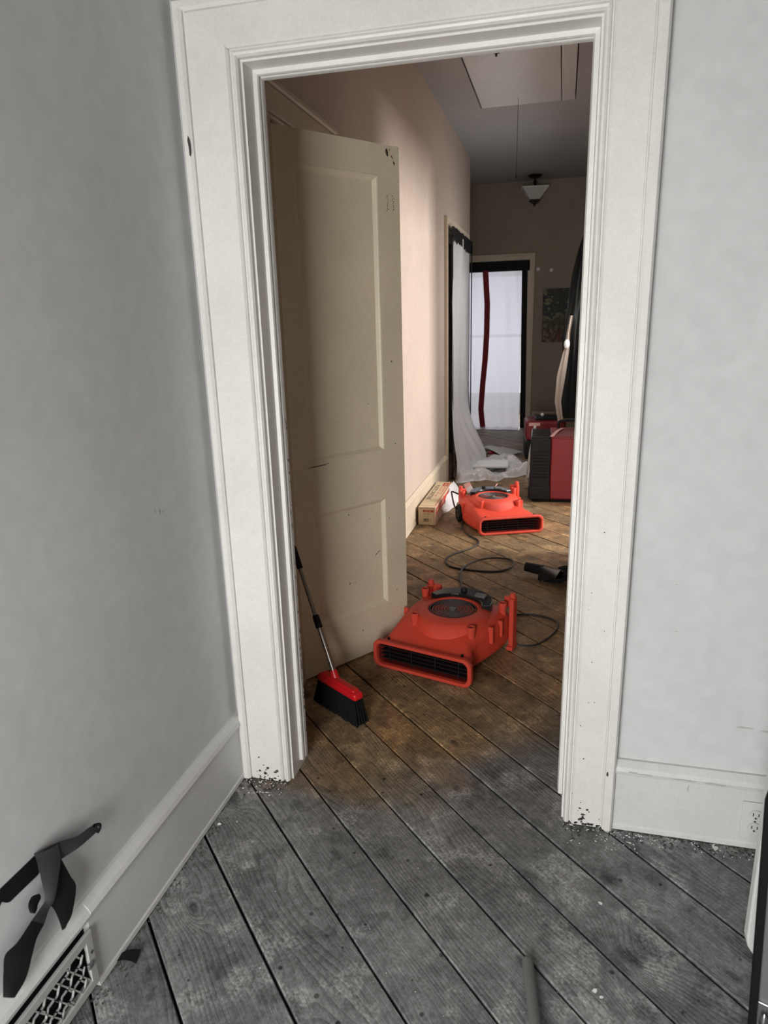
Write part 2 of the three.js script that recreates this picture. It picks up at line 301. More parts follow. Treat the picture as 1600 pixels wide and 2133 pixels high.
// ---------------------------------------------------------------- trims round the doorway
const DW = 0.85, DH = 2.044;
function casingProfile(w, proud, band) {
  return [[0, 0], [0, proud * 0.55], [0.004, proud * 0.82], [0.009, proud * 0.9], [0.014, proud * 0.8], [0.016, proud * 0.55], [0.019, proud * 0.55], [0.021, proud * 0.8], [0.026, proud], [w - 0.032, proud], [w - 0.0315, proud - 0.004], [w - 0.0285, proud - 0.004], [w - 0.027, proud * 1.12], [w - 0.02, band], [w - 0.006, band], [w, band * 0.8], [w, 0]];
}
{
  const g = group('trim_1'); g.userData.kind = 'structure'; g.userData.label = 'white painted doorway frame with chipped moulded casing';
  const pl = casingProfile(0.158, 0.0265, 0.036), pr = casingProfile(0.134, 0.0265, 0.036);
  part(g, 'casing_left', runG([0, 0.004, 0], [0, DH, 0], [-1, 0, 0], [0, 0, 1], pl, 0, 0.134 / 0.158), M.trim);
  part(g, 'casing_right', runG([DW, 0.004, 0], [DW, DH, 0], [1, 0, 0], [0, 0, 1], pr, 0, 1), M.trim);
  part(g, 'casing_head', runG([0, DH, 0], [DW, DH, 0], [0, 1, 0], [0, 0, 1], pr, -0.158 / 0.134, 1), M.trim);
  const jt = 0.02;
  part(g, 'jamb', boxG(0.005 - jt, 0.005, 0, DH - 0.005, BACK, -0.0005), M.trim);
  part(g, 'jamb', boxG(DW - 0.005, DW - 0.005 + jt, 0, DH - 0.005, BACK, -0.0005), M.trim);
  part(g, 'jamb', boxG(0.005 - jt, DW - 0.005 + jt, DH - 0.005, DH - 0.005 + jt, BACK, -0.0005), M.trim);
  // door stop: a moulded strip with a groove
  const st = [[0, 0], [0.0, -0.058], [0.0105, -0.060], [0.0125, -0.066], [0.0125, -0.071], [0.009, -0.0735], [0.009, -0.078], [0.0125, -0.081], [0.0135, -0.086], [0.0135, -0.100], [0, -0.100]].slice(1);
  part(g, 'door_stop', runG([0.005, 0.03, 0], [0.005, DH - 0.005, 0], [1, 0, 0], [0, 0, 1], st, 0, -1), M.trim);
  part(g, 'door_stop', runG([DW - 0.005, 0.035, 0], [DW - 0.005, DH - 0.005, 0], [-1, 0, 0], [0, 0, 1], st, 0, -1), M.trim);
  part(g, 'door_stop', runG([0.005, DH - 0.005, 0], [DW - 0.005, DH - 0.005, 0], [0, -1, 0], [0, 0, 1], st, 1, -1), M.trim);
  // hall side casing
  const ph = casingProfile(0.13, 0.02, 0.026);
  part(g, 'casing_hall_side', [runG([0, 0.004, BACK], [0, DH, BACK], [-1, 0, 0], [0, 0, -1], ph, 0, 1), runG([DW, 0.004, BACK], [DW, DH, BACK], [1, 0, 0], [0, 0, -1], ph, 0, 1), runG([0, DH, BACK], [DW, DH, BACK], [0, 1, 0], [0, 0, -1], ph, -1, 1)], M.trim);
  // chipped paint: ragged bare patches
  const chips = [], blob = (r, sx = 1, sy = 1, n = 9) => { const p = []; for (let i = 0; i < n; i++) { const a = i / n * 6.283, k = r * rr(0.55, 1.15); p.push([Math.cos(a) * k * sx, Math.sin(a) * k * sy]); } return p; };
  const onFront = (x, y, r, sx, sy, z = 0.0266) => { const f = flat(blob(r, sx, sy), 0.0004); f.translate(x, y, z); chips.push(f); };
  for (let i = 0; i < 30; i++) onFront(rr(-0.122, -0.03), Math.pow(rnd(), 4) * 0.08 + 0.006, rr(0.001, 0.005), rr(0.7, 1.8), rr(0.6, 1.2));
  for (let i = 0; i < 30; i++) onFront(rr(DW + 0.03, DW + 0.1), Math.pow(rnd(), 3) * 0.06 + 0.008, rr(0.0015, 0.005), rr(0.8, 2), rr(0.6, 1.2));
  for (let i = 0; i < 10; i++) onFront(rr(DW + 0.028, DW + 0.1), rr(0.05, 0.9), rr(0.001, 0.002), 1, rr(0.8, 1.6));
  for (const [y, s] of [[0.1, 0.007], [0.34, 0.004], [0.62, 0.003], [1.02, 0.003], [1.36, 0.004], [1.71, 0.003], [0.47, 0.003], [0.22, 0.004]]) onFront(DW + 0.0235, y, s, 0.5, 1.3, 0.0215);
  onFront(DW + 0.108, 0.06, 0.012, 0.2, 2.4); onFront(DW + 0.112, 0.19, 0.006, 0.5, 1.4, 0.0362); onFront(-0.138, 1.86, 0.012, 0.35, 2.2, 0.0362);
  for (let i = 0; i < 34; i++) { const r = rr(0.0015, 0.0045), f = flat(blob(r, rr(0.5, 1), rr(1, 2.6)), 0.0004); f.rotateY(Math.PI / 2); f.translate(0.0186, i < 20 ? rr(0.03, 0.5) : rr(0.5, 1.2), rr(-0.098, -0.088)); chips.push(f); }
  part(g, 'chipped_paint', chips, M.chip);
}
// baseboards
function baseProfile(h, t) { return [[0, 0], [0, t + 0.004], [0.012, t + 0.003], [0.016, t], [h - 0.043, t], [h - 0.042, t - 0.003], [h - 0.039, t - 0.003], [h - 0.037, t + 0.008], [h - 0.026, t + 0.011], [h - 0.015, t + 0.006], [h - 0.006, t - 0.002], [h, t - 0.008], [h, 0]]; }
const baseRun = (name, a, b, proud, m, h = 0.222, t = 0.017) => structure(name, runG(a, b, [0, 1, 0], proud, baseProfile(h, t)), m);
const bl = structure('baseboard_left', merge([runG([LX, 0.003, 0.0], [LX, 0.003, 0.775], [0, 1, 0], [1, 0, 0], baseProfile(0.228, 0.017)), runG([LX, 0.003, 1.16], [LX, 0.003, 2.75], [0, 1, 0], [1, 0, 0], baseProfile(0.228, 0.017)),
  runG([LX, 0.188, 0.775], [LX, 0.188, 1.16], [0, 1, 0], [1, 0, 0], [[0, 0], [0, 0.014], [0.002, 0.014], [0.004, 0.025], [0.015, 0.028], [0.026, 0.023], [0.035, 0.015], [0.043, 0.009], [0.043, 0]])]), M.base);
baseRun('baseboard_front', [DW + 0.134, 0.003, 0], [2.4, 0.003, 0], [0, 0, 1], M.base);
baseRun('baseboard_hall_left', [HX, 0.003, -4.26], [HX, 0.003, -1.32], [1, 0, 0], M.hallTrim, 0.235);
structure('baseboard_hall_end', merge([runG([HX, 0.003, LEND], [HX, 0.003, -5.72], [0, 1, 0], [1, 0, 0], baseProfile(0.235, 0.017)), runG([HX, 0.003, -0.47], [HX, 0.003, BACK], [0, 1, 0], [1, 0, 0], baseProfile(0.235, 0.017))]), M.hallTrim);
baseRun('baseboard_far', [0.45, 0.003, FARZ], [RX, 0.003, FARZ], [0, 0, 1], M.hallTrim, 0.22);
baseRun('baseboard_hall_right', [RX, 0.003, FARZ], [RX, 0.003, -3.62], [-1, 0, 0], M.hallTrim, 0.235);
// trims of the other hall doorways
function hallCasing(name, m, a0, a1, h, w, wl) {
  const pf = casingProfile(w, 0.022, 0.03), g = group(name); g.userData.kind = 'structure';
  part(g, 'casing_near', runG([HX, 0.003, a1], [HX, h, a1], [0, 0, 1], [1, 0, 0], pf, 0, 1), m);
  part(g, 'casing_far', runG([HX, 0.003, a0], [HX, h, a0], [0, 0, -1], [1, 0, 0], pf, 0, 1), m);
  part(g, 'casing_head', runG([HX, h, a0], [HX, h, a1], [0, 1, 0], [1, 0, 0], pf, -1, 1), m);
  for (const z of [a0, a1]) part(g, 'jamb', boxG(HX - 0.12, HX + 0.001, 0, h, z - 0.01, z + 0.01), m);
  return g;
}
hallCasing('trim_2', M.hallTrim, -1.19, -0.60, 2.075, 0.13);
hallCasing('trim_3', M.hallTrim, -5.60, -4.38, 2.13, 0.11);
{
  const pf = casingProfile(0.10, 0.022, 0.03), g = group('trim_4'); g.userData.kind = 'structure';
  part(g, 'casing_right', runG([0.33, 0.003, FARZ], [0.33, 2.08, FARZ], [1, 0, 0], [0, 0, 1], pf, 0, 1), M.hallTrim);
  part(g, 'casing_left', runG([-0.56, 0.003, FARZ], [-0.56, 2.08, FARZ], [-1, 0, 0], [0, 0, 1], pf, 0, 1), M.hallTrim);
  part(g, 'casing_head', runG([-0.56, 2.08, FARZ], [0.33, 2.08, FARZ], [0, 1, 0], [0, 0, 1], pf, -1, 1), M.hallTrim);
}

// ---------------------------------------------------------------- the cream two-panel door standing open in the hall
{
  const g = group('door_1', [-0.168, 0, -0.600], Math.atan2(0.823, 0.567)); g.userData.kind = 'structure'; g.userData.label = 'cream two-panel door standing open into the hall';
  const W0 = -0.026, W1 = 0.566, t = 0.034, P = { l: 0.067, r: 0.457 };   // local x along the leaf, +z towards the camera
  const bx = (x0, x1, y0, y1) => boxG(x0, x1, y0, y1, -t, 0);
  part(g, 'stile', bx(W0, P.l, 0.01, 2.06), M.door); part(g, 'stile', bx(P.r, W1, 0.01, 2.06), M.door);
  part(g, 'rail', bx(P.l, P.r, 1.953, 2.06), M.door); part(g, 'rail', bx(P.l, P.r, 0.698, 0.897), M.door); part(g, 'rail', bx(P.l, P.r, 0.01, 0.213), M.door);
  for (const [y0, y1] of [[0.897, 1.953], [0.213, 0.698]]) {
    part(g, 'panel', boxG(P.l - 0.005, P.r + 0.005, y0 - 0.005, y1 + 0.005, -t + 0.010, -0.0125), M.door);
    const pf = [[0, -0.0125], [0, -0.0006], [0.003, 0.0005], [0.008, -0.001], [0.012, -0.005], [0.019, -0.0105], [0.022, -0.0125]];
    part(g, 'panel_moulding', [runG([P.l, y0, 0], [P.l, y1, 0], [1, 0, 0], [0, 0, 1], pf, 1, -1), runG([P.r, y0, 0], [P.r, y1, 0], [-1, 0, 0], [0, 0, 1], pf, 1, -1), runG([P.l, y0, 0], [P.r, y0, 0], [0, 1, 0], [0, 0, 1], pf, 1, -1), runG([P.l, y1, 0], [P.r, y1, 0], [0, -1, 0], [0, 0, 1], pf, 1, -1)], M.door);
  }
  for (const y of [0.25, 1.91]) { const k = part(g, 'hinge', [cyl([W0 - 0.006, y - 0.055, 0.004], [W0 - 0.006, y + 0.055, 0.004], 0.006, 0.006, 12), boxG(W0 - 0.004, W0 + 0.02, y - 0.05, y + 0.05, -0.0005, 0.0012)], M.door); part(k, 'hinge_tip', [new THREE.SphereGeometry(0.007, 10, 8).translate(W0 - 0.006, y + 0.06, 0.004), new THREE.SphereGeometry(0.007, 10, 8).translate(W0 - 0.006, y - 0.06, 0.004)], M.chip); }
  const chips = []; const bl2 = (x, y, r, sx, sy, rot = 0) => { const p = []; for (let i = 0; i < 9; i++) { const a = i / 9 * 6.283, k = r * rr(0.5, 1.2); p.push([Math.cos(a) * k * sx, Math.sin(a) * k * sy]); } const f = flat(p, 0.0004); f.rotateZ(rot); f.translate(x, y, 0.0002); chips.push(f); };
  bl2(0.504, 2.035, 0.011, 0.5, 1.5, 0.3); bl2(0.53, 2.02, 0.006, 0.4, 2.2, 0.6); bl2(0.54, 2.0, 0.006, 0.6, 1.6, 0.5); bl2(0.518, 2.045, 0.004, 0.6, 1.5);
  for (let i = 0; i < 9; i++) { bl2(0.501 + rr(-0.004, 0.004), 1.885 - i * 0.007, rr(0.0015, 0.003), 1, 1); bl2(0.53 + rr(-0.004, 0.004), 1.885 - i * 0.007, rr(0.0015, 0.003), 1, 1); }
  bl2(0.11, 0.886, 0.01, 5, 0.25, 0.02); bl2(0.155, 0.889, 0.006, 3, 0.2, 0.02);
  for (const [x, y, r] of [[0.504, 1.26, 0.003], [0.515, 0.92, 0.003], [0.505, 0.26, 0.003], [0.37, 1.1, 0.002], [0.25, 0.66, 0.003], [0.36, 0.62, 0.0025], [0.24, 0.36, 0.003], [0.27, 0.357, 0.002], [0.47, 0.6, 0.003], [0.3, 0.13, 0.003]]) bl2(x, y, r, 1, 1);
  bl2(0.39, 0.455, 0.007, 0.25, 2, -0.9); bl2(0.405, 0.465, 0.006, 0.25, 1.6, -1.3);
  for (let i = 0; i < 14; i++) bl2(rr(0.5, 0.56), rr(0.15, 0.2), rr(0.001, 0.0025), rr(0.6, 2), 0.7, rr(0, 3));
  for (let i = 0; i < 24; i++) bl2(W0 + rr(0.004, 0.02), rr(0.1, 0.75), rr(0.001, 0.003), 0.8, 1.6);
  part(g, 'chipped_paint', chips, M.chip);
}
{
  const h = group('ceiling_hatch', [0, 0, 0]); tag(h, 'pale attic hatch panel set in the hall ceiling', 'hatch');
  part(h, 'panel', rbox(0.60, 0.02, 1.34, 0.003, [0.412, TOP + 0.006, -3.585]), M.hatch);
  part(h, 'trim_board', rbox(0.095, 0.018, 1.34, 0.003, [0.765, TOP + 0.004, -3.585]), M.hatch);
  part(h, 'latch', [rbox(0.035, 0.022, 0.05, 0.004, [0.333, TOP - 0.014, -3.04]), cyl([0.333, TOP - 0.02, -3.03], [0.333, TOP - 0.05, -3.02], 0.008, 0.006)], M.black, 'dark metal latch');
  part(h, 'backing', boxG(0.1, 0.82, TOP + 0.03, TOP + 0.05, -4.27, -2.9), M.under);
  const c = tag(solo('pull_cord', [tube([[0.402, TOP - 0.003, -4.07], [0.4015, 2.75, -4.068], [0.399, 2.47, -4.07]], 0.0016, 16, 6), lathe([[0, 2.445], [0.005, 2.45], [0.006, 2.46], [0.003, 2.475], [0, 2.476]].map(([r, y]) => [r, y]), 10).translate(0.399, 0, -4.07)], M.black), 'thin dark cord hanging from the attic hatch', 'cord');
}
{ // semi-flush lamp, switched off
  const g = group('ceiling_lamp', [0.413, TOP, -7.12], 0.12); tag(g, 'dark metal ceiling lamp with inverted pyramid glass shade, switched off', 'lamp');
  part(g, 'canopy', lathe([[0, -0.035], [0.045, -0.032], [0.07, -0.02], [0.082, -0.004], [0.082, 0], [0, 0]], 28), M.lampMetal);
  part(g, 'stem', [cyl([0, -0.035, 0], [0, -0.15, 0], 0.009, 0.009), lathe([[0.009, -0.1], [0.02, -0.09], [0.02, -0.07], [0.009, -0.06]], 16)], M.lampMetal);
  const sq = (a, y) => [[-a, y, -a], [a, y, -a], [a, y, a], [-a, y, a]];
  const sh = part(g, 'shade', loft([sq(0.15, -0.14), sq(0.055, -0.265), sq(0.05, -0.265), sq(0.144, -0.14), sq(0.15, -0.14)]).toNonIndexed(), M.lampGlass, 'frosted white glass shade'); sh.geometry.computeVertexNormals();
  part(sh, 'rim', [0, 1, 2, 3].map((k) => boxG(-0.155, 0.155, -0.145, -0.137, 0.146, 0.155).rotateY(k * Math.PI / 2)), M.white);
  part(g, 'finial', [rbox(0.12, 0.02, 0.12, 0.004, [0, -0.275, 0]), rbox(0.07, 0.02, 0.07, 0.004, [0, -0.295, 0]), lathe([[0, -0.34], [0.012, -0.33], [0.016, -0.315], [0.01, -0.3], [0, -0.298]], 14)], M.lampMetal);
}

// ---------------------------------------------------------------- air movers
function airMover(name, at, turn, label, withWheel, sh) {   // sh: how far the scroll sits to the right of the outlet
  const g = group(name, at, turn); tag(g, label, 'air mover', 'red air movers on the hall floor');
  const tab = [[0, -0.212, 0.212, 0.112, 0.03], [0.03, -0.212, 0.205, 0.115, 0.03], [0.06, -0.215, 0.182, 0.126, 0.03], [0.10, -0.224, 0.154, 0.145, 0.034], [0.14, -0.234, 0.146, 0.162, 0.04], [0.20, -0.244, 0.158, 0.178, 0.045], [0.28, -0.25, 0.176, 0.186, 0.05], [0.36, -0.25, 0.184, 0.186, 0.05], [0.41, -0.243, 0.178, 0.182, 0.05], [0.44, -0.225, 0.16, 0.172, 0.05], [0.455, -0.195, 0.13, 0.15, 0.045]].map(([w, l, q, ...o]) => [w, l + sh * Math.min(1, w / 0.16), q + sh * Math.min(1, w / 0.16), ...o]);
  const sec = (w, ins) => { const [l, r, h, c] = interp(w, tab); return rrect(l + ins, r - ins, 0.012 + ins, h - ins, Math.max(0.012, c - ins), 6).map(([x, y]) => [x, y, -w]); };
  const ws = []; for (let i = 0; i <= 40; i++) ws.push(0.455 * i / 40);
  const body = part(g, 'housing', loft(ws.map((w) => sec(w, 0)).reverse(), true, false), M.red);
  const duct = part(g, 'outlet_duct', loft(ws.slice(0, 17).map((w) => sec(w, 0.008)), false, true), M.redShade, 'inside of the outlet, red darkened for the shade there'); duct.material.side = THREE.DoubleSide;
  // outlet lip
  const lipO = rrect(-0.226, 0.226, 0.0, 0.122, 0.034, 8), lipI = rrect(-0.208, 0.208, 0.016, 0.106, 0.026, 8);
  const ring = (o, z) => o.map(([x, y]) => [x, y, z]);
  part(body, 'outlet_lip', loft([ring(lipI, -0.012), ring(lipI, 0.010), ring(rrect(-0.212, 0.212, 0.012, 0.11, 0.029, 8), 0.014), ring(rrect(-0.222, 0.222, 0.003, 0.119, 0.033, 8), 0.014), ring(lipO, 0.010), ring(lipO, -0.010), ring(rrect(-0.214, 0.214, 0.011, 0.113, 0.03, 8), -0.016)].reverse()), M.red);
  for (let i = 0; i < 4; i++) part(g, 'outlet_slat', boxG(-0.206, 0.206, 0.031 + i * 0.018, 0.0345 + i * 0.018, -0.03, -0.012), M.black);
  for (const x of [-0.16, -0.055, 0.055, 0.16]) part(g, 'outlet_post', boxG(x - 0.002, x + 0.002, 0.016, 0.106, -0.026, -0.014), M.black);
  // scroll on top, with the round intake
  const gx = -0.03 + sh, gz = -0.262, place = (q) => q.translate(gx, 0, gz);
  part(g, 'intake_shroud', place(lathe([[0.104, 0.15], [0.104, 0.199], [0.108, 0.206], [0.116, 0.208], [0.128, 0.205], [0.150, 0.199], [0.163, 0.190], [0.171, 0.175], [0.178, 0.15], [0.186, 0.11]], 64)), M.red);
  part(g, 'intake_well', place(lathe([[0, 0.165], [0.1032, 0.165], [0.1032, 0.203]], 40)), M.matteBlack);
  const guard = part(g, 'fan_guard', [place(lathe([[0, 0.207], [0.014, 0.206], [0.016, 0.2], [0.016, 0.196], [0, 0.196]], 20)), ...[0, 1].map((k) => place(boxG(-0.104, 0.104, 0.194, 0.1965, -0.0013, 0.0013).rotateY(k * Math.PI / 2 + 0.5)))], M.guard);
  for (let k = 0; k < 7; k++) part(guard, 'guard_ring', place(new THREE.TorusGeometry(0.024 + k * 0.0128, 0.0021, 6, 40).rotateX(Math.PI / 2).translate(0, 0.2, 0)), M.guard);
  // stacking cups and posts
  const cup = (x, z, h, r = 0.018) => lathe([[0, h - 0.012], [r * 0.68, h - 0.012], [r * 0.72, h], [r, h], [r * 1.02, h - 0.012], [r * 0.85, h - 0.035], [r * 0.95, h - 0.07], [r * 1.3, h - 0.11]], 18).translate(x, 0, z);
  for (const [x, z, h] of [[-0.150, -0.135, 0.208], [0.112, -0.135, 0.198], [-0.222, -0.375, 0.222], [0.158, -0.37, 0.225]]) part(body, 'stacking_cup', cup(x + sh, z, h), M.red);
  for (const [x, z, h, s] of [[0.185 + sh, -0.405, 0.262, 1], [-0.215 + sh, -0.432, 0.246, -1]]) {
    part(body, 'rear_foot', [rbox(0.022, h - 0.02, 0.05, 0.006, [x + s * 0.008, (h - 0.02) / 2, z]), rbox(0.05, 0.05, 0.02, 0.006, [x - s * 0.014, h - 0.05, z - 0.02]), cyl([x + s * 0.006, h - 0.03, z], [x + s * 0.006, h, z], 0.016, 0.013, 14), rbox(0.03, 0.02, 0.07, 0.005, [x + s * 0.006, 0.01, z])], M.red);
  }
  for (const [x, z, s] of [[0.165, -0.22, 1], [0.176, -0.3, 1], [-0.249, -0.24, -1]]) part(body, 'side_rib', rbox(0.022, 0.075, 0.014, 0.004, [x + sh, 0.135, z]), M.red);
  part(body, 'seam', loft(ws.slice(3, 37).map((w) => { const [l, r] = interp(w, tab); return [[r + 0.002, 0.090, -w], [r + 0.002, 0.096, -w], [r - 0.012, 0.096, -w], [r - 0.012, 0.090, -w]]; }).reverse(), true, true), M.red);
  part(body, 'seam', loft(ws.slice(3, 37).map((w) => { const [l] = interp(w, tab); return [[l - 0.002, 0.090, -w], [l - 0.002, 0.096, -w], [l + 0.012, 0.096, -w], [l + 0.012, 0.090, -w]]; }), true, true), M.red);
  for (const x of [-0.17, 0.17]) part(body, 'screw', cyl([x, 0.113, -0.03], [x, 0.1215, -0.026], 0.006, 0.006, 10), M.black);
  // control panel behind the intake
  const arc = [], A0 = 0.42, A1 = 2.62; for (let i = 0; i <= 16; i++) { const a = mix(A0, A1, i / 16); arc.push([Math.cos(a) * 0.128, Math.sin(a) * 0.128]); } for (let i = 16; i >= 0; i--) { const a = mix(A0, A1, i / 16); arc.push([Math.cos(a) * (0.16 + 0.045 * Math.sin((a - A0) / (A1 - A0) * Math.PI)), Math.sin(a) * (0.16 + 0.045 * Math.sin((a - A0) / (A1 - A0) * Math.PI))]); }
  const cp = part(g, 'control_panel', flat(arc, 0.06, 0.004).rotateX(-Math.PI / 2).translate(gx, 0.158, gz), M.gloss, 'black control panel behind the intake');
  part(cp, 'knob', cyl([gx - 0.02, 0.22, gz - 0.165], [gx - 0.02, 0.236, gz - 0.165], 0.016, 0.013, 16), M.black);
  part(cp, 'outlet_cover', rbox(0.05, 0.012, 0.034, 0.004, [gx + 0.075, 0.226, gz - 0.135]), M.greyMetal, 'grey hinged socket cover');
  if (withWheel) { const wh = part(g, 'cord_wrap', [new THREE.TorusGeometry(0.05, 0.016, 10, 28).rotateY(Math.PI / 2).translate(-0.257 + sh, 0.07, -0.33)], M.black, 'black cable wound at the side'); part(wh, 'hub', cyl([-0.245 + sh, 0.07, -0.33], [-0.268 + sh, 0.07, -0.33], 0.036, 0.03, 20), M.chrome); part(g, 'side_cable', tube([[-0.262, 0.06, -0.30], [-0.285, 0.12, -0.36], [-0.292, 0.19, -0.41], [-0.28, 0.2, -0.46], [-0.2, 0.16, -0.48]].map(([x, y, z]) => [x + sh, y, z]), 0.006, 30, 8), M.cable); }
  return g;
}
airMover('air_mover', [0.283, 0.002, -0.735], -Math.atan2(0.110, 0.375), 'red air mover nearest the doorway, beside the cream door', false, 0.05);
airMover('air_mover', [0.505, 0.002, -2.755], Math.atan2(0.14, 0.355), 'red air mover farther down the hall beside the cardboard box', true, -0.022);
const mover2 = scene.getObjectByName('air_mover_001'), mover1 = scene.getObjectByName('air_mover'); scene.updateMatrixWorld(true);
mover2.attach(part(scene, 'power_cable', tube([[0.155, 0.05, -2.93], [0.16, 0.012, -2.84], [0.235, 0.006, -2.66], [0.305, 0.006, -2.56], [0.313, 0.006, -2.47], [0.26, 0.006, -2.36], [0.175, 0.006, -2.24], [0.157, 0.006, -2.14], [0.21, 0.006, -2.03], [0.36, 0.006, -1.99], [0.49, 0.007, -2.0], [0.557, 0.008, -2.09], [0.55, 0.008, -2.2], [0.47, 0.01, -2.22], [0.37, 0.018, -2.15], [0.285, 0.018, -1.99], [0.282, 0.007, -1.87], [0.315, 0.008, -1.72], [0.325, 0.04, -1.45], [0.375, 0.15, -1.225], [0.372, 0.19, -1.195]], 0.0058, 180, 8), M.cable, 'long black cable looping between the two red air movers'));
mover1.attach(part(scene, 'power_cable', tube([[0.63, 0.05, -1.09], [0.645, 0.012, -1.085], [0.66, 0.006, -1.082], [0.72, 0.006, -1.09], [0.78, 0.006, -1.17], [0.825, 0.006, -1.29], [0.815, 0.006, -1.37], [0.74, 0.006, -1.42], [0.66, 0.006, -1.42], [0.56, 0.006, -1.38], [0.48, 0.006, -1.30]], 0.0045, 80, 8), M.cable, 'thin dark cable looping on the boards'));

// ---------------------------------------------------------------- broom against the doorway
{
  const g = group('broom', [0.026, 0, -0.435], -Math.atan2(0.13, 0.192)); tag(g, 'broom with red head, black bristles and metal handle', 'broom');
  const hd = part(g, 'head', [rbox(0.235, 0.03, 0.045, 0.011, [0, 0.095, 0], 4), rbox(0.2, 0.02, 0.032, 0.008, [0, 0.108, -0.002], 3)], M.broomRed);
  g.updateMatrixWorld(true);
  const inv = g.matrixWorld.clone().invert(), L = (x, y, z) => V3(x, y, z).applyMatrix4(inv).toArray();
  const b0 = [0.008, 0.10, -0.458], b1 = [-0.172, 0.60, -0.548], at = (k) => b0.map((v, i) => mix(v, b1[i], k));
  part(hd, 'socket', cyl(L(...at(0)), L(...at(0.085)), 0.017, 0.0125, 18), M.broomRed);
  const hn = part(g, 'handle', [cyl(L(...at(0.05)), L(...at(0.46)), 0.0105, 0.0105, 18), cyl(L(...at(0.42)), L(...at(0.86)), 0.0088, 0.0088, 18)], M.steel);
  part(hn, 'collar', [cyl(L(...at(0.40)), L(...at(0.48)), 0.0135, 0.0135, 18), cyl(L(...at(0.48)), L(...at(0.495)), 0.0125, 0.0105, 18)], M.black);
  part(hn, 'grip', [cyl(L(...at(0.84)), L(...at(0.99)), 0.0115, 0.0115, 18), (() => { const s = new THREE.SphereGeometry(0.0115, 14, 10); s.translate(...L(...at(0.99))); return s; })()], M.black);
  // bristles: a splayed bundle of tufts
  const tufts = [];
  for (let i = 0; i < 30; i++) for (let j = 0; j < 5; j++) {
    const u = i / 29 - 0.5, v = j / 4 - 0.5, r = 0.0042;
    tufts.push(cyl([u * 0.215, 0.086, v * 0.034], [u * 0.262 + 0.018 + rr(-0.002, 0.002), rr(0.001, 0.006), v * 0.052 + 0.016 + rr(-0.002, 0.002)], r, r * 1.15, 5));
  }
  const br = part(g, 'bristles', tufts, M.matteBlack); br.userData.kind = 'stuff';
}

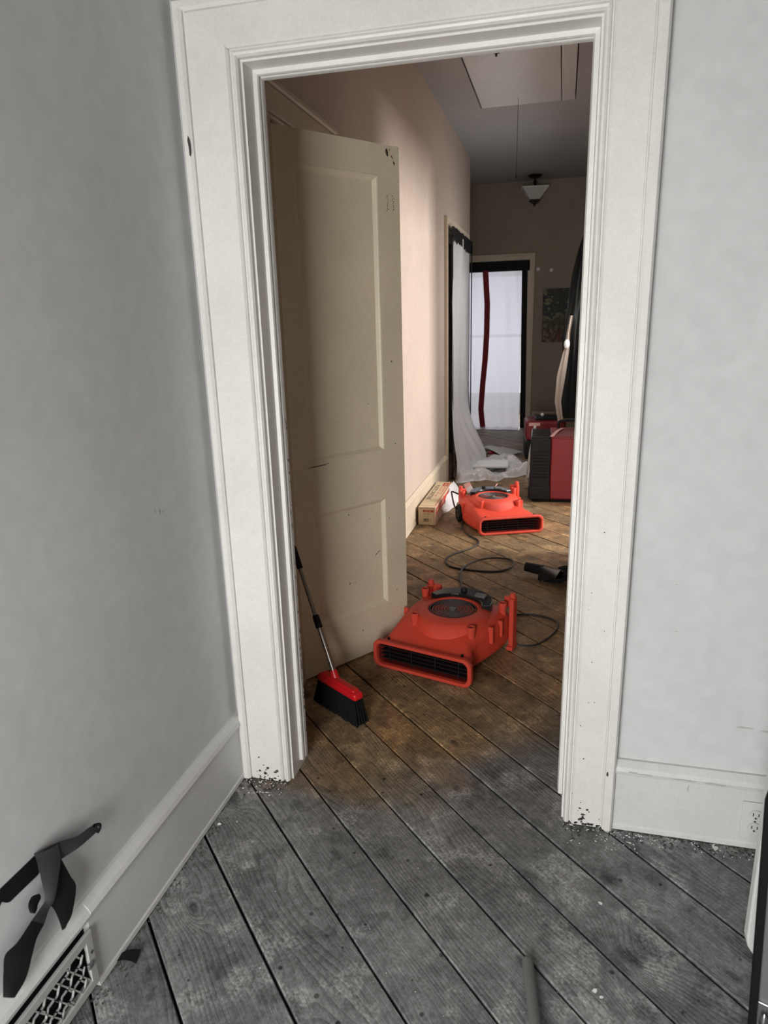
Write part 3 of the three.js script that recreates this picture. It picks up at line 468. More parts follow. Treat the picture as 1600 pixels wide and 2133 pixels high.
// ---------------------------------------------------------------- cardboard box of sheeting
function canvasMat(w, h, draw, rough = 0.75) {
  const c = document.createElement('canvas'); c.width = w; c.height = h; draw(c.getContext('2d'), w, h);
  const t = new THREE.CanvasTexture(c); t.colorSpace = THREE.SRGBColorSpace; return new THREE.MeshStandardMaterial({ map: t, roughness: rough });
}
{
  const card = '#d9c6a4', redInk = '#b8372c', blackInk = '#1c1a20';
  const L0 = 0.80, W0 = 0.125, H0 = 0.132;
  const g = group('carton', [-0.094, 0.002, -3.26], 0.0); tag(g, 'long cardboard carton of plastic sheeting lying against the hall wall', 'box');
  const top = canvasMat(1024, 160, (x, w, h) => { // drawn along the length, far end at the right, upper edge towards the wall
    x.fillStyle = card; x.fillRect(0, 0, w, h); x.strokeStyle = redInk; x.lineWidth = 8; x.beginPath(); x.moveTo(w, h - 10); x.lineTo(60, h - 10); x.lineTo(60, 6); x.stroke();
    x.save(); x.translate(w, h); x.rotate(Math.PI); x.fillStyle = blackInk; x.font = 'bold 66px sans-serif'; x.fillText('PLASTIC SHEETING', 150, 146); x.fillStyle = redInk; x.font = 'bold 30px sans-serif'; x.fillText('10 FT X 100 FT   4 MIL   CLEAR', 210, 82); x.fillText('COVER  PROTECT  SEAL', 210, 48); x.restore();
    x.fillStyle = redInk; x.fillRect(w - 190, 84, 150, 56); x.fillStyle = card; x.font = 'bold 40px sans-serif'; x.fillText('4 MIL', w - 172, 126);
  });
  const end = canvasMat(256, 256, (x, w, h) => {
    x.fillStyle = card; x.fillRect(0, 0, w, h); x.fillStyle = redInk; x.fillRect(72, 34, 160, 32); x.fillStyle = card; x.font = 'bold 22px sans-serif'; x.fillText('SHEETING', 92, 58);
    x.fillStyle = blackInk; x.font = 'bold 20px sans-serif'; x.fillText('10 FT  100 FT', 76, 98); x.font = '15px sans-serif'; x.fillText('3 m     30.4 m', 76, 118); x.fillText('4 mil   clear', 76, 138);
    let p = 78; for (let i = 0; i < 22; i++) { const b = 1 + Math.floor(rnd() * 3); x.fillRect(p, 160, b, 48); p += b + 1 + Math.floor(rnd() * 2); }
    x.font = '13px sans-serif'; x.fillText('4 MIL', 170, 176); x.fillText('CLEAR', 170, 194); x.fillText('1 ROLL', 160, 212);
    x.strokeStyle = redInk; x.lineWidth = 5; x.strokeRect(-4, 6, w - 14, h + 20);
  });
  const side = canvasMat(1024, 160, (x, w, h) => { x.fillStyle = '#c9a890'; x.fillRect(0, 0, w, h); x.fillStyle = redInk; x.fillRect(20, 16, w - 300, 60); x.fillStyle = card; x.font = 'bold 46px sans-serif'; x.fillText('PLASTIC SHEETING', 60, 62); x.fillStyle = blackInk; x.font = '26px sans-serif'; x.fillText('10 FT X 100 FT   CLEAR   4 MIL', 60, 116); });
  const plain = mat([0.62, 0.50, 0.34], 0.8);
  const bg = rbox(W0, H0, L0, 0.003, [0, H0 / 2, 0]);
  part(g, 'body', bg, plain);
  const face = (w, h, m, name, f) => { const q = new THREE.PlaneGeometry(w, h); f(q); part(g, name, q, m); };
  face(L0 - 0.006, W0 - 0.006, top, 'top_print', (q) => { q.rotateX(-Math.PI / 2); q.rotateY(Math.PI / 2); q.translate(0, H0 + 0.0006, 0); });
  face(W0 - 0.006, H0 - 0.006, end, 'end_print', (q) => q.translate(0, H0 / 2, L0 / 2 + 0.0006));
  face(L0 - 0.006, H0 - 0.006, side, 'side_print', (q) => { q.rotateY(Math.PI / 2); q.translate(W0 / 2 + 0.0006, H0 / 2, 0); });
  const sh = part(g, 'loose_film', grid(18, 12, (u, v) => { const z = mix(0.12, -0.42, u), y = 0.005 + v * (0.06 + 0.075 * sm(0, 0.9, u)), x = W0 / 2 + 0.004 + (1 - v) * (0.035 + 0.05 * u) * sm(0, 0.25, u) + 0.008 * Math.sin(u * 17 + v * 5); return [x, y, z]; }), M.film, 'loose white film spilling from the carton');
}

// ---------------------------------------------------------------- sheeted doorway in the hall wall
{
  const g = group('plastic_curtain'); tag(g, 'plastic sheet taped over left hall doorway, its foot trailing on floor', 'plastic sheet');
  part(g, 'hanging_sheet', grid(60, 70, (u, v) => {
    const z = mix(-4.33, -5.64, u), y = 2.12 * v + 0.006, fl = Math.pow(1 - sm(0, 0.42, v), 2);
    const x = HX + 0.026 + 0.010 * Math.sin(u * 31 + 2 * Math.sin(v * 4)) * (1 - v * 0.5) + 0.014 * Math.sin(u * 11 + v * 2) + 0.016 + fl * (0.06 + 0.16 * Math.sin(u * Math.PI)) + 0.012 * fl * Math.sin(u * 40 + v * 20);
    return [x, y, z + fl * 0.2 * (0.3 - u), u * 2, v * 3];
  }), M.film);
  // trailing pool of film
  const lump = (x, z) => 0.075 * Math.pow(Math.max(0, fbm(x * 7 + 5, z * 7 + 50, 512, 512, 3) - 0.30), 1) * 2.2 + 0.05 * Math.abs(fbm(x * 22 + 5, z * 22 + 80, 512, 512, 2) - 0.5);
  part(g, 'trailing_film', grid(70, 60, (u, v) => {
    const a = u * Math.PI * 2, wob = 1 + 0.13 * Math.sin(a * 3 + 1) + 0.08 * Math.sin(a * 7) + 0.05 * Math.sin(a * 13), rx = 0.34 * wob * v, rz = 0.58 * wob * v;
    const x = 0.17 + rx * Math.cos(a) - 0.05 * Math.sin(a), z = -4.80 + rz * Math.sin(a), e = 1 - sm(0.86, 1, v), inner = mix(0.35, 1, sm(0.35, 0.75, v));
    return [Math.max(x, HX + 0.03), 0.005 + lump(x, z) * e * inner + 0.045 * e * sm(0.6, 0.85, v) * (0.6 + 0.4 * Math.sin(a * 4)), z, x * 2, z * 2];
  }), M.film);
  const ragged = (z0, z1, y0, y1, n, amp, name) => { // strip in the wall plane
    const up = [], lo = []; for (let i = 0; i <= n; i++) { const t = i / n; up.push([mix(-z0, -z1, t), y1 + rr(-amp, amp) * 0.3]); lo.push([mix(-z0, -z1, t), y0 + rr(-amp, amp)]); }
    const f = flat([...lo, ...up.reverse()], 0.0012); f.rotateY(Math.PI / 2); return f;
  };
  const strip = (f, x = HX + 0.0575) => { const q = f; q.translate(x, 0, 0); return q; };
  part(g, 'tape_strip', strip(ragged(-4.33, -5.70, 2.06, 2.17, 16, 0.022)), M.tape); 
  part(g, 'tape_strip', strip(ragged(-4.32, -4.39, 0.0, 2.10, 1, 0.001)), M.tape);
  part(g, 'tape_strip', strip(ragged(-5.60, -5.69, 0.02, 2.12, 1, 0.001)), M.tape);
  part(g, 'tape_strip', grid(8, 2, (u, v) => [HX + 0.06 + 0.22 * u, 0.03 + 0.05 * (1 - u) + v * 0.03, -5.62 + 0.35 * u]), M.tape);
}
{ // white board and scraps lying in the film
  const b = group('white_board', [0.15, 0.062, -4.77], 0.06); b.rotation.z = 0.02; b.rotation.x = -0.02;
  part(b, 'sheet', rbox(0.38, 0.018, 0.34, 0.004), M.white); tag(b, 'flat white board lying on the trailing plastic film', 'board');
  part(b, 'dark_underside', boxG(-0.18, 0.18, -0.012, -0.0095, -0.16, 0.168), M.chip);  // dark sheet just under the white board
  const p1 = group('paper_sheet', [0.20, 0.005, -5.74], 0.5); part(p1, 'sheet', grid(10, 8, (u, v) => [(u - 0.5) * 0.26, 0.012 + 0.014 * Math.sin(u * 5 + v * 3) , (v - 0.5) * 0.5]), M.paper); tag(p1, 'crumpled white paper on the far floorboards', 'paper');
  const p2 = group('film_scrap', [0.66, 0.004, -4.50], 0.3); part(p2, 'sheet', grid(20, 16, (u, v) => { const x = (u - 0.5) * 0.26, z = (v - 0.5) * 0.4; return [x, 0.004 + 0.09 * Math.max(0, fbm(x * 12 + 9, z * 12 + 30, 512, 512, 3) - 0.3) * (1 - Math.abs(u - 0.5)) , z]; }), M.film); tag(p2, 'crumpled clear plastic scrap beside the black and red machine', 'plastic scrap');
  const p3 = group('red_scrap', [0.10, 0.004, -5.62], -0.4); part(p3, 'sheet', grid(6, 4, (u, v) => [(u - 0.5) * 0.12, 0.006 + 0.012 * Math.sin(u * 6), (v - 0.5) * 0.09]), M.zipper); tag(p3, 'dark red scrap of tape beside the white paper', 'tape scrap');
  const p4 = group('pink_strip', [0.68, 0.004, -4.98], 0.6); part(p4, 'sheet', grid(12, 2, (u, v) => [(u - 0.5) * 0.30, 0.008 + 0.03 * Math.abs(Math.sin(u * 9)), (v - 0.5) * 0.03]), M.pink); tag(p4, 'twisted pink and white strip on far boards', 'tape scrap');
}
// hang tag behind the far air mover
{
  const t = group('hang_tag', [0.178, 0.17, -3.20], 0.1); t.rotation.z = 0.45;
  part(t, 'card', rbox(0.05, 0.075, 0.002, 0.0008, [0, 0.04, 0]), M.paper); part(t, 'pink_print', boxG(-0.025, 0.025, 0.045, 0.077, 0.0011, 0.0016), M.pink); part(t, 'string', tube([[0, 0.005, 0], [0.03, -0.06, 0.01], [0.06, -0.10, 0.02], [0.09, -0.165, 0.03]], 0.004, 16, 6), M.black);
  tag(t, 'white and pink card tag standing behind the far air mover', 'tag');
  const s = part(scene, 'cable_tie', [tube([[0, 0, 0], [0.01, 0.03, 0], [0.03, 0.06, -0.01]], 0.005, 10, 6), tube([[0, 0, 0], [-0.02, 0.02, 0], [-0.035, 0.025, 0.01]], 0.005, 10, 6), tube([[0, 0, 0], [0.005, -0.06, -0.03], [0.03, -0.12, -0.06], [0.05, -0.185, -0.09]], 0.004, 10, 6)], M.pink, 'pale pink cable tie'); s.position.set(0.345, 0.19, -3.16); mover2.attach(s);
}

// ---------------------------------------------------------------- black and red dehumidifier, and the machine behind it
{
  const g = group('dehumidifier', [0.80, 0.004, -3.88], 0.03); tag(g, 'tall black and red dehumidifier standing by the right doorway jamb', 'dehumidifier');
  part(g, 'red_shell', [rbox(0.27, 0.49, 0.50, 0.016, [0.07, 0.265, 0], 3), rbox(0.27, 0.03, 0.46, 0.012, [0.07, 0.505, -0.01], 3)], M.darkRed);
  const bk = part(g, 'black_front', [rbox(0.155, 0.475, 0.51, 0.012, [-0.143, 0.262, 0], 3), rbox(0.17, 0.11, 0.53, 0.012, [-0.145, 0.075, 0], 3)], M.black);
  part(g, 'top_panel', rbox(0.15, 0.014, 0.40, 0.005, [-0.14, 0.505, -0.01]), M.gloss, 'glossy dark top');
  part(g, 'base', rbox(0.40, 0.024, 0.48, 0.006, [0, 0.012, 0]), M.matteBlack);
  part(g, 'handle', tube([[0.0, 0.515, -0.18], [0.0, 0.57, -0.18], [0.06, 0.585, -0.18], [0.15, 0.585, -0.18], [0.19, 0.57, -0.18], [0.19, 0.515, -0.18]], 0.012, 30, 10), M.black);
  for (let i = 0; i < 9; i++) part(bk, 'louvre', rbox(0.11, 0.004, 0.006, 0.0015, [-0.145, 0.2 + i * 0.025, 0.256]), M.matteBlack);
  const k = group('white_strap', [0, 0, 0]); part(k, 'strip', grid(2, 24, (u, v) => { const q = interp(v, [[0, 0.535, 0.012, -4.30], [0.25, 0.545, 0.12, -4.26], [0.55, 0.565, 0.30, -4.2], [0.8, 0.585, 0.43, -4.17], [1, 0.60, 0.53, -4.155]]); return [q[0] + (u - 0.5) * 0.02, q[1], q[2]]; }), M.paper); tag(k, 'narrow white strap trailing down left of the dehumidifier', 'strap');
  const k2 = group('pale_strap', [0, 0, 0]); part(k2, 'strip', grid(2, 16, (u, v) => [mix(0.745, 0.83, v) + (u - 0.5) * 0.028, 0.527 + 0.012 * Math.sin(v * 3.1), mix(-3.62, -4.05, v)]), M.pink); tag(k2, 'pale pink strap lying across the top of the dehumidifier', 'strap');
}
{
  const g = group('red_machine', [0.65, 0.004, -5.55], 0.1); tag(g, 'low dark red machine with black base behind the dehumidifier', 'machine');
  part(g, 'shell', rbox(0.40, 0.20, 0.40, 0.03, [0, 0.29, 0], 3), M.darkRed); part(g, 'base', rbox(0.40, 0.19, 0.42, 0.02, [0, 0.098, 0], 3), M.black);
  part(g, 'lid', rbox(0.24, 0.03, 0.26, 0.01, [0.02, 0.40, 0], 3), M.black); part(g, 'knob', new THREE.SphereGeometry(0.018, 16, 12).translate(-0.03, 0.44, 0.06), M.white); part(g, 'label_patch', boxG(-0.17, -0.06, 0.345, 0.375, 0.2, 0.203), M.pink);
  for (const x of [-0.12, 0.12]) part(g, 'latch', rbox(0.05, 0.04, 0.015, 0.004, [x, 0.2, 0.212]), M.greyMetal);
}

// ---------------------------------------------------------------- far doorway sheeted over, lamp, painting
{
  const g = group('plastic_door_sheet'); tag(g, 'backlit white plastic sheet with red zipper over the far doorway', 'plastic sheet');
  part(g, 'sheet', grid(40, 50, (u, v) => [mix(-0.56, 0.285, u), 0.004 + v * 2.05, FARZ + 0.036 + 0.010 * Math.sin(u * 15 + 1.5 * Math.sin(v * 4)) + 0.006 * Math.sin(u * 34 + v * 6)]), M.farFilm);
  part(g, 'zipper', grid(2, 40, (u, v) => { const [x] = interp(v, [[0, -0.184], [0.06, -0.20], [0.13, -0.213], [0.30, -0.192], [0.45, -0.166], [0.62, -0.15], [0.8, -0.148], [1, -0.176]]); return [x + (u - 0.5) * 0.072, 0.004 + v * 1.985, FARZ + 0.062]; }), M.zipper, 'dark red zipper strip');
  part(g, 'tape_strip', boxG(-0.62, 0.37, 1.972, 2.095, FARZ + 0.055, FARZ + 0.058), M.tape);
  part(g, 'tape_strip', grid(1, 20, (u, v) => [mix(0.30, 0.275, v) + u * 0.068, 0.003 + v * 2.0, FARZ + 0.0575]), M.tape);
  part(g, 'floor_fold', grid(30, 6, (u, v) => [mix(-0.55, 0.30, u), 0.006 + 0.02 * Math.abs(Math.sin(u * 17)) * (1 - v), FARZ + 0.06 + v * 0.14]), M.film);
}
{
  const paint = canvasMat(320, 420, (x, w, h) => {
    for (let j = 0; j < h; j += 2) for (let i = 0; i < w; i += 2) {
      const n = fbm(i / 40, j / 40, 64, 64, 4), m = fbm(i / 14 + 20, j / 14, 64, 64, 3), t = j / h + 0.25 * (n - 0.5);
      const q = fbm(i / 22 + 7, j / 22 + 31, 64, 64, 3), a = (q > 0.6 ? [120, 118, 92] : t < 0.5 ? [44, 50, 42] : t < 0.78 ? [72, 70, 40] : [96, 56, 36]), k = 0.45 + 0.95 * m;
      x.fillStyle = `rgb(${a.map((c) => Math.min(255, Math.round(c * k))).join(',')})`; x.fillRect(i, j, 2, 2);
    }
  }, 0.6);
  const g = group('painting', [0.80, 1.425, FARZ + 0.002]); tag(g, 'dark abstract canvas in green, yellow and rust on the far wall', 'painting');
  part(g, 'stretcher', rbox(0.52, 0.645, 0.03, 0.004, [0, 0, 0.016]), M.black); part(g, 'canvas', new THREE.PlaneGeometry(0.518, 0.643).translate(0, 0, 0.0318), paint);
  for (const [x, y] of [[0.470, 1.985], [0.630, 1.968]]) { const h = group('wall_hook', [x, y, FARZ]); part(h, 'plate', cyl([0, 0, 0], [0, 0, 0.006], 0.022, 0.022, 16), M.white); part(h, 'peg', cyl([0, 0, 0.006], [0, 0, 0.045], 0.009, 0.014, 12), M.white); tag(h, x < 0.5 ? 'bright white wall peg nearest the far doorway' : 'dim white wall peg above the painting', 'hook', 'pegs on the far wall'); }
}
{ // black tarpaulin hung on the right hall wall, with a pale cloth
  const secs = []; const T = [[0, 0.10, 0.10, 0.94], [0.1, 0.12, 0.13, 0.92], [0.3, 0.115, 0.16, 0.93], [0.48, 0.12, 0.16, 0.925], [0.62, 0.10, 0.14, 0.945], [0.76, 0.085, 0.13, 0.955], [0.9, 0.06, 0.10, 0.975], [1, 0.03, 0.05, 1.0]];
  for (let j = 0; j <= 40; j++) { const v = j / 40, [rx, rz, cx] = interp(v, T), s = []; for (let i = 0; i < 48; i++) { const a = i / 48 * 6.2832, w = 1 + 0.13 * Math.sin(a * 7 + v * 4) + 0.07 * Math.sin(a * 12 - v * 9) + 0.12 * (fbm(i / 6, v * 9, 8, 64, 2) - 0.5); s.push([Math.min(cx + rx * w * Math.cos(a), RX - 0.02), 0.44 + v * 1.76, -5.35 - rz * w * Math.sin(a)]); } secs.push(s); }
  const g = group('black_tarpaulin'); tag(g, 'black tarpaulin bunched and hanging on the right hall wall', 'tarpaulin'); part(g, 'folds', loft(secs, true, true), M.tarp);
  part(g, 'hook', cyl([RX - 0.003, 2.19, -5.35], [RX - 0.07, 2.21, -5.35], 0.008, 0.008, 10), M.lampMetal);
  const c = g;
  part(c, 'pale_cloth', grid(10, 30, (u, v) => { const [x, w] = interp(v, [[0, 0.795, 0.05], [0.2, 0.76, 0.06], [0.45, 0.775, 0.08], [0.7, 0.825, 0.05], [0.85, 0.84, 0.03], [1, 0.862, 0.03]]); return [x + (u - 0.2) * w, 0.42 + v * 1.0, -5.13 + 0.012 * Math.sin(u * 9 + v * 5)]; }), M.cloth, 'pale cloth strip hung in front');
  part(c, 'knot', new THREE.SphereGeometry(0.03, 16, 12).scale(0.9, 1.5, 0.8).translate(0.838, 1.16, -5.115), M.paper, 'white knot of cloth');
}

// ---------------------------------------------------------------- black dustpan by the right jamb
{
  const g = group('dustpan', [0.80, 0.003, -1.93], -0.25); tag(g, 'black plastic dustpan lying by the right door jamb', 'dustpan');
  part(g, 'pan', grid(24, 16, (u, v) => { const x = mix(-0.06, 0.12, u), z = (v - 0.5) * mix(0.16, 0.28, u), e = Math.pow(Math.abs(v - 0.5) * 2, 6); return [x, 0.006 + 0.045 * e * sm(0, 0.5, u) + 0.04 * sm(0.55, 1, u) + 0.03 * (1 - sm(0, 0.25, u)) * (1 - e), z]; }), Object.assign(M.gloss.clone(), { side: THREE.DoubleSide }));
  part(g, 'hood', grid(16, 14, (u, v) => { const a = (v - 0.5) * Math.PI; return [mix(-0.07, 0.03, u), 0.012 + 0.062 * Math.cos(a) * (1 - 0.35 * u), Math.sin(a) * mix(0.07, 0.10, u)]; }), Object.assign(M.gloss.clone(), { side: THREE.DoubleSide }));
  part(g, 'handle', cyl([-0.06, 0.045, 0], [-0.165, 0.05, -0.01], 0.03, 0.026, 20), M.black);
}

// ---------------------------------------------------------------- foreground left: peeled tape, register, outlet
{
  const g = group('peeled_tape'); tag(g, 'strip of black tape peeling off the left wall above the vent', 'tape');
  const W = LX + 0.0006;
  const onWall = (pts) => { const f = flat(pts.map(([z, y]) => [-z, y]), 0.0004); f.rotateY(Math.PI / 2); f.translate(W, 0, 0); return f; };
  part(g, 'stuck_strip', onWall([[1.03, 0.458], [0.95, 0.432], [0.857, 0.428], [0.84, 0.40], [0.863, 0.383], [0.935, 0.388], [0.943, 0.394], [0.952, 0.405], [0.96, 0.398], [1.03, 0.42]].slice(1, 9)), M.tape);
  // ribbons hanging free of the wall: rows of left edge [z, y, out] and right edge [z, y, out]
  const ribbon = (rows, n = 40) => { const cl = new THREE.CatmullRomCurve3(rows.map((e) => V3(e[0], e[1], e[2])), false, 'centripetal'), cr = new THREE.CatmullRomCurve3(rows.map((e) => V3(e[3], e[4], e[5])), false, 'centripetal'); return grid(4, n, (u, v) => { const a0 = cl.getPoint(v), b0 = cr.getPoint(v), q = [a0.x, a0.y, a0.z, b0.x, b0.y, b0.z], m = (a) => mix(q[a], q[a + 3], u); return [W + 0.001 + m(2) + 0.003 * Math.sin(u * 3.14), m(1), m(0)]; }); };
  part(g, 'loose_end', ribbon([[0.864, 0.436, 0.001, 0.862, 0.386, 0.001], [0.816, 0.424, 0.016, 0.822, 0.384, 0.016], [0.80, 0.416, 0.018, 0.805, 0.382, 0.020], [0.767, 0.399, 0.020, 0.778, 0.378, 0.026], [0.735, 0.391, 0.020, 0.745, 0.372, 0.026], [0.71, 0.383, 0.02, 0.713, 0.366, 0.024]]), M.tapeBack);
  part(g, 'loose_end', tube([[W + 0.026, 0.388, 0.722], [W + 0.028, 0.380, 0.708], [W + 0.027, 0.370, 0.707], [W + 0.026, 0.364, 0.716]], 0.0035, 14, 6), M.tape);
  part(g, 'hanging_ribbon', ribbon([[0.872, 0.440, 0.010, 0.822, 0.425, 0.020], [0.874, 0.426, 0.016, 0.825, 0.396, 0.024], [0.877, 0.388, 0.020, 0.840, 0.371, 0.028], [0.880, 0.343, 0.022, 0.866, 0.330, 0.030], [0.898, 0.339, 0.024, 0.872, 0.312, 0.020], [0.922, 0.337, 0.026, 0.888, 0.292, 0.018]]), M.tapeBack);
  part(g, 'hanging_ribbon', ribbon([[0.922, 0.337, 0.026, 0.888, 0.292, 0.018], [0.957, 0.320, 0.020, 0.919, 0.290, 0.026], [0.981, 0.318, 0.016, 0.936, 0.278, 0.030], [0.991, 0.288, 0.014, 0.962, 0.244, 0.030], [1.006, 0.246, 0.018, 0.993, 0.233, 0.03]]), M.tape);
  part(g, 'hanging_ribbon', ribbon([[0.828, 0.396, 0.014, 0.818, 0.392, 0.016], [0.846, 0.359, 0.014, 0.809, 0.337, 0.024], [0.862, 0.328, 0.012, 0.801, 0.305, 0.026], [0.855, 0.289, 0.016, 0.815, 0.269, 0.026], [0.853, 0.261, 0.020, 0.828, 0.251, 0.026], [0.855, 0.243, 0.024, 0.844, 0.245, 0.026]]), M.tape);
  part(g, 'curl', ribbon([[0.880, 0.357, 0.012, 0.880, 0.343, 0.012], [0.897, 0.365, 0.010, 0.890, 0.340, 0.014], [0.910, 0.358, 0.012, 0.897, 0.338, 0.018], [0.913, 0.344, 0.016, 0.905, 0.336, 0.020]], 16), M.tape);
  const f = group('tape_flap', [-0.135, 0.003, 0.700], 0.3); part(f, 'flap', grid(6, 4, (u, v) => [(u - 0.5) * 0.05, 0.002 + 0.008 * Math.sin(u * 3), (v - 0.5) * (0.018 + 0.02 * u)]), M.tape); tag(f, 'small scrap of black tape on floor beside the vent', 'tape scrap');
}
{ // wall register with a honeycomb face
  const g = group('floor_register', [LX + 0.020, 0, 0]); tag(g, 'grey metal wall vent with honeycomb face set in the left baseboard', 'vent');
  const y0 = 0.03, y1 = 0.168, z0 = 0.783, z1 = 1.15, s = new THREE.Shape([[-z0, y0], [-z1, y0], [-z1, y1], [-z0, y1]].map(([a, b]) => new THREE.Vector2(a, b)));
  const b = 0.017, h = new THREE.Path([[-z0 - b, y0 + b], [-z0 - b, y1 - b], [-z1 + b, y1 - b], [-z1 + b, y0 + b]].map(([a, c]) => new THREE.Vector2(a, c))); s.holes.push(h);
  const fr = new THREE.ExtrudeGeometry(s, { depth: 0.006, bevelEnabled: true, bevelSize: 0.0015, bevelThickness: 0.0015, bevelSegments: 2 }); fr.rotateY(Math.PI / 2);
  part(g, 'frame', fr, M.register);
  part(g, 'duct', [boxG(-0.02, -0.0185, y0, 0.185, z0 - 0.008, z1)], M.matteBlack, 'black sheet for the shade in the duct behind the face');  // flat black sheet, shade of the cavity put into its colour
  const bars = [], bar = (a, c) => { const d = Math.hypot(c[0] - a[0], c[1] - a[1]), q = boxG(0, 0.004, -0.0014, 0.0014, -d / 2, d / 2); q.rotateX(-Math.atan2(c[1] - a[1], c[0] - a[0])); q.translate(0.001, (a[1] + c[1]) / 2, (a[0] + c[0]) / 2); bars.push(q); };
  const Y0 = y0 + b, Y1 = y1 - b, p = 0.036; const inside = (q) => q[1] >= Y0 - 0.002 && q[1] <= Y1 + 0.002 && q[0] >= z0 + b - 0.002 && q[0] <= z1 - b + 0.002;
  for (let i = 0; i < 15; i++) for (let j = 0; j < 5; j++) {
    const cz = z0 + b + 0.004 + i * p, cy = Y0 + 0.006 + j * 0.032 + (i % 2 ? 0.016 : 0), hx = [[p / 3, 0], [p / 6, 0.016], [-p / 6, 0.016], [-p / 3, 0], [-p / 6, -0.016], [p / 6, -0.016]].map(([a, c]) => [cz + a * 1.5, cy + c]);
    for (let k = 0; k < 3; k++) { const a = hx[k], c = hx[k + 1]; if (inside(a) && inside(c)) bar(a, c); }
    const a = hx[3], c = [hx[3][0] - p * 0.0, hx[3][1]]; if (inside(hx[0]) && inside([hx[0][0] + p / 3, hx[0][1]])) bar(hx[0], [hx[0][0] + p / 3, hx[0][1]]);
  }
  for (let k = -6; k < 18; k++) { const a = [z0 + b + k * 0.03, Y0], c = [z0 + b + k * 0.03 + (Y1 - Y0) * 0.62, Y1]; if (inside(a) && inside(c)) bar(a, c); }
  part(g, 'lattice', bars, M.register);
  part(g, 'damper_lever', rbox(0.008, 0.014, 0.016, 0.003, [0.008, 0.092, z0 + 0.018]), M.greyMetal);
  part(g, 'screw', cyl([0.006, 0.118, z0 + 0.008], [0.009, 0.118, z0 + 0.008], 0.004, 0.0035, 10), M.chip);
}
{
  const g = group('wall_outlet', [1.348, 0.093, 0.0172]); tag(g, 'white double wall socket in the right baseboard', 'socket');
  part(g, 'plate', rbox(0.07, 0.114, 0.006, 0.0025, [0, 0, 0.003], 3), M.base);
  for (const y of [0.02, -0.02]) { const r = part(g, 'receptacle', cyl([0, y, 0.006], [0, y, 0.0100], 0.0172, 0.0160, 24), M.base); part(r, 'slot', [boxG(-0.008, -0.0055, y - 0.002, y + 0.008, 0.0097, 0.0103), boxG(0.0055, 0.008, y - 0.002, y + 0.007, 0.0097, 0.0103), cyl([0, y - 0.008, 0.0097], [0, y - 0.008, 0.0103], 0.003, 0.003, 10)], M.chip); }
  part(g, 'screw', cyl([0, 0, 0.006], [0, 0, 0.0075], 0.003, 0.003, 10), M.chrome);
}

// ---------------------------------------------------------------- foreground right and bottom
{
  const g = group('leaning_board', [1.254, 0.004, 0.36], 0); tag(g, 'white painted board with rounded lower corner standing at right edge', 'board');
  const pts = [[0.0, 0.05], [0.004, 0.03], [0.016, 0.012], [0.035, 0.002], [0.055, 0], [0.5, 0], [0.5, 1.25], [0, 1.25]];
  part(g, 'face', flat(pts, 0.020, 0.004), M.base);
  const c = group('metal_cabinet', [1.192, 0.003, 0.62], -0.42); c.rotation.z = 0.05; tag(c, 'grey cabinet with black edging cut off by right picture edge', 'cabinet');
  part(c, 'body', rbox(0.42, 0.585, 0.10, 0.008, [0.215, 0.296, -0.05], 3), M.matteBlack);
  part(c, 'front_panel', rbox(0.40, 0.565, 0.012, 0.004, [0.222, 0.297, 0.001]), M.greyMetal, 'grey front panel');
  part(c, 'latch', [lathe([[0, -0.045], [0.006, -0.04], [0.008, -0.02], [0.004, -0.012], [0.009, 0], [0.010, 0.012], [0.005, 0.02], [0.008, 0.032], [0, 0.045]], 16).translate(0.035, 0.10, 0.018), rbox(0.026, 0.12, 0.006, 0.002, [0.035, 0.10, 0.009])], M.chrome, 'worn metal latch');
  const h = group('tool_handle', [0, 0, 0]); tag(h, 'grey round tool handle lying on floor at bottom of picture', 'handle');
  part(h, 'grip', [tube([[0.772, 0.0135, 0.515], [0.785, 0.015, 0.60], [0.80, 0.018, 0.70], [0.83, 0.024, 0.92], [0.86, 0.03, 1.15]], 0.0128, 40, 16), new THREE.SphereGeometry(0.0128, 16, 12).translate(0.772, 0.0135, 0.515)], M.greyFoam);
}

// scuffs on the wall and baseboards
{
  const smear = (r0, sx, sy) => { const p = []; for (let i = 0; i < 11; i++) { const a = i / 11 * 6.283, k = r0 * rr(0.5, 1.2); p.push([Math.cos(a) * k * sx, Math.sin(a) * k * sy]); } return flat(p, 0.0003); };
  const wl = scene.getObjectByName('wall_left'), bf = scene.getObjectByName('baseboard_front'), wf = scene.getObjectByName('wall_front');
  for (const [z, y, r0] of [[0.30, 0.975, 0.006], [0.285, 0.97, 0.004], [0.32, 0.98, 0.004]]) part(wl, 'scuff', smear(r0, 0.7, 1.2).rotateY(Math.PI / 2).translate(LX + 0.0004, y, z), M.scuff);
  for (const [x, y, r0, sx, sy, z] of [[1.06, 0.198, 0.005, 5, 0.5, 0.0285], [1.16, 0.197, 0.006, 6, 0.5, 0.0285], [1.24, 0.196, 0.006, 5, 0.6, 0.0285], [1.175, 0.165, 0.008, 0.25, 1.6, 0.0174], [1.03, 0.2, 0.004, 3, 0.7, 0.0285]]) part(bf, 'scuff', smear(r0, sx, sy).translate(x, y, z), M.scuff);
  for (const [x, y, r0, sx] of [[1.30, 0.36, 0.006, 3.5], [1.35, 0.355, 0.005, 3], [1.1, 0.75, 0.003, 1.5], [1.11, 0.62, 0.003, 2]]) part(wf, 'scuff', smear(r0, sx, 0.6).translate(x, y, 0.0002), M.scuff);
}

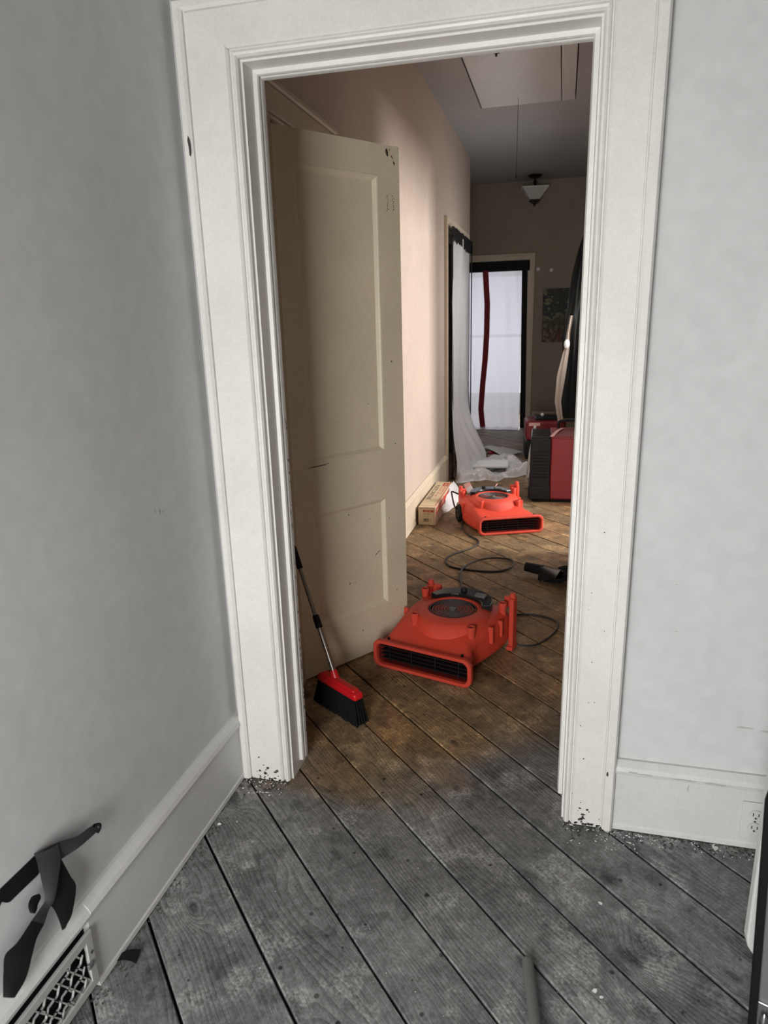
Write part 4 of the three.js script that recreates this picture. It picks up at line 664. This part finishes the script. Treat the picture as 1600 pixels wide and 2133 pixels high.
// ---------------------------------------------------------------- paint flakes and grit
{
  const fl = [], gr = [];
  const put = (list, x, z, s) => { const n = 5, p = []; for (let i = 0; i < n; i++) { const a = i / n * 6.283; p.push([Math.cos(a) * s * rr(0.5, 1.3), Math.sin(a) * s * rr(0.4, 0.9)]); } const f = flat(p, 0.0008); f.rotateX(-Math.PI / 2 + rr(-0.3, 0.3)); f.rotateY(rr(0, 6)); f.translate(x, 0.0022, z); list.push(f); };
  for (let i = 0; i < 45; i++) put(fl, rr(-0.15, 0.0), 0.03 + Math.pow(rnd(), 2) * 0.07, rr(0.0012, 0.004));
  for (let i = 0; i < 70; i++) put(fl, rr(DW + 0.0, DW + 0.22), 0.03 + Math.pow(rnd(), 2) * 0.08, rr(0.001, 0.0035));
  for (let i = 0; i < 40; i++) put(fl, rr(DW + 0.2, 1.35), 0.03 + Math.pow(rnd(), 2) * 0.04, rr(0.001, 0.003));
  for (const [x, z, s] of [[-0.134, 0.246, 0.008], [-0.087, 0.225, 0.004], [0.94, 0.299, 0.007], [0.918, 0.542, 0.007], [0.93, 0.555, 0.005], [1.03, 0.068, 0.006], [1.256, 0.037, 0.014], [0.873, 0.03, 0.006]]) put(fl, x, z, s);
  for (let i = 0; i < 60; i++) put(fl, rr(0.0, 1.1), rr(0.1, 1.2), rr(0.0006, 0.0016));
  for (let i = 0; i < 160; i++) put(gr, rr(-0.16, 0.0), 0.025 + Math.pow(rnd(), 2) * 0.05, rr(0.001, 0.005));
  for (let i = 0; i < 260; i++) put(gr, rr(DW, 1.4), 0.022 + Math.pow(rnd(), 2) * 0.05, rr(0.001, 0.005));
  for (let i = 0; i < 200; i++) put(gr, LX + 0.022 + Math.pow(rnd(), 2) * 0.04, rr(0.05, 1.2), rr(0.001, 0.004));
  const a = tag(solo('paint_flakes', fl, M.white), 'white paint flakes scattered on floor along the trim', 'debris'); a.userData.kind = 'stuff';
  const b = tag(solo('floor_grit', gr, M.dirt), 'dark grit and dirt along the foot of the baseboards', 'debris'); b.userData.kind = 'stuff';
}

scene.traverse((o) => { if (o.isMesh) { o.castShadow = true; o.receiveShadow = true; } });
renderer.render(scene, camera);
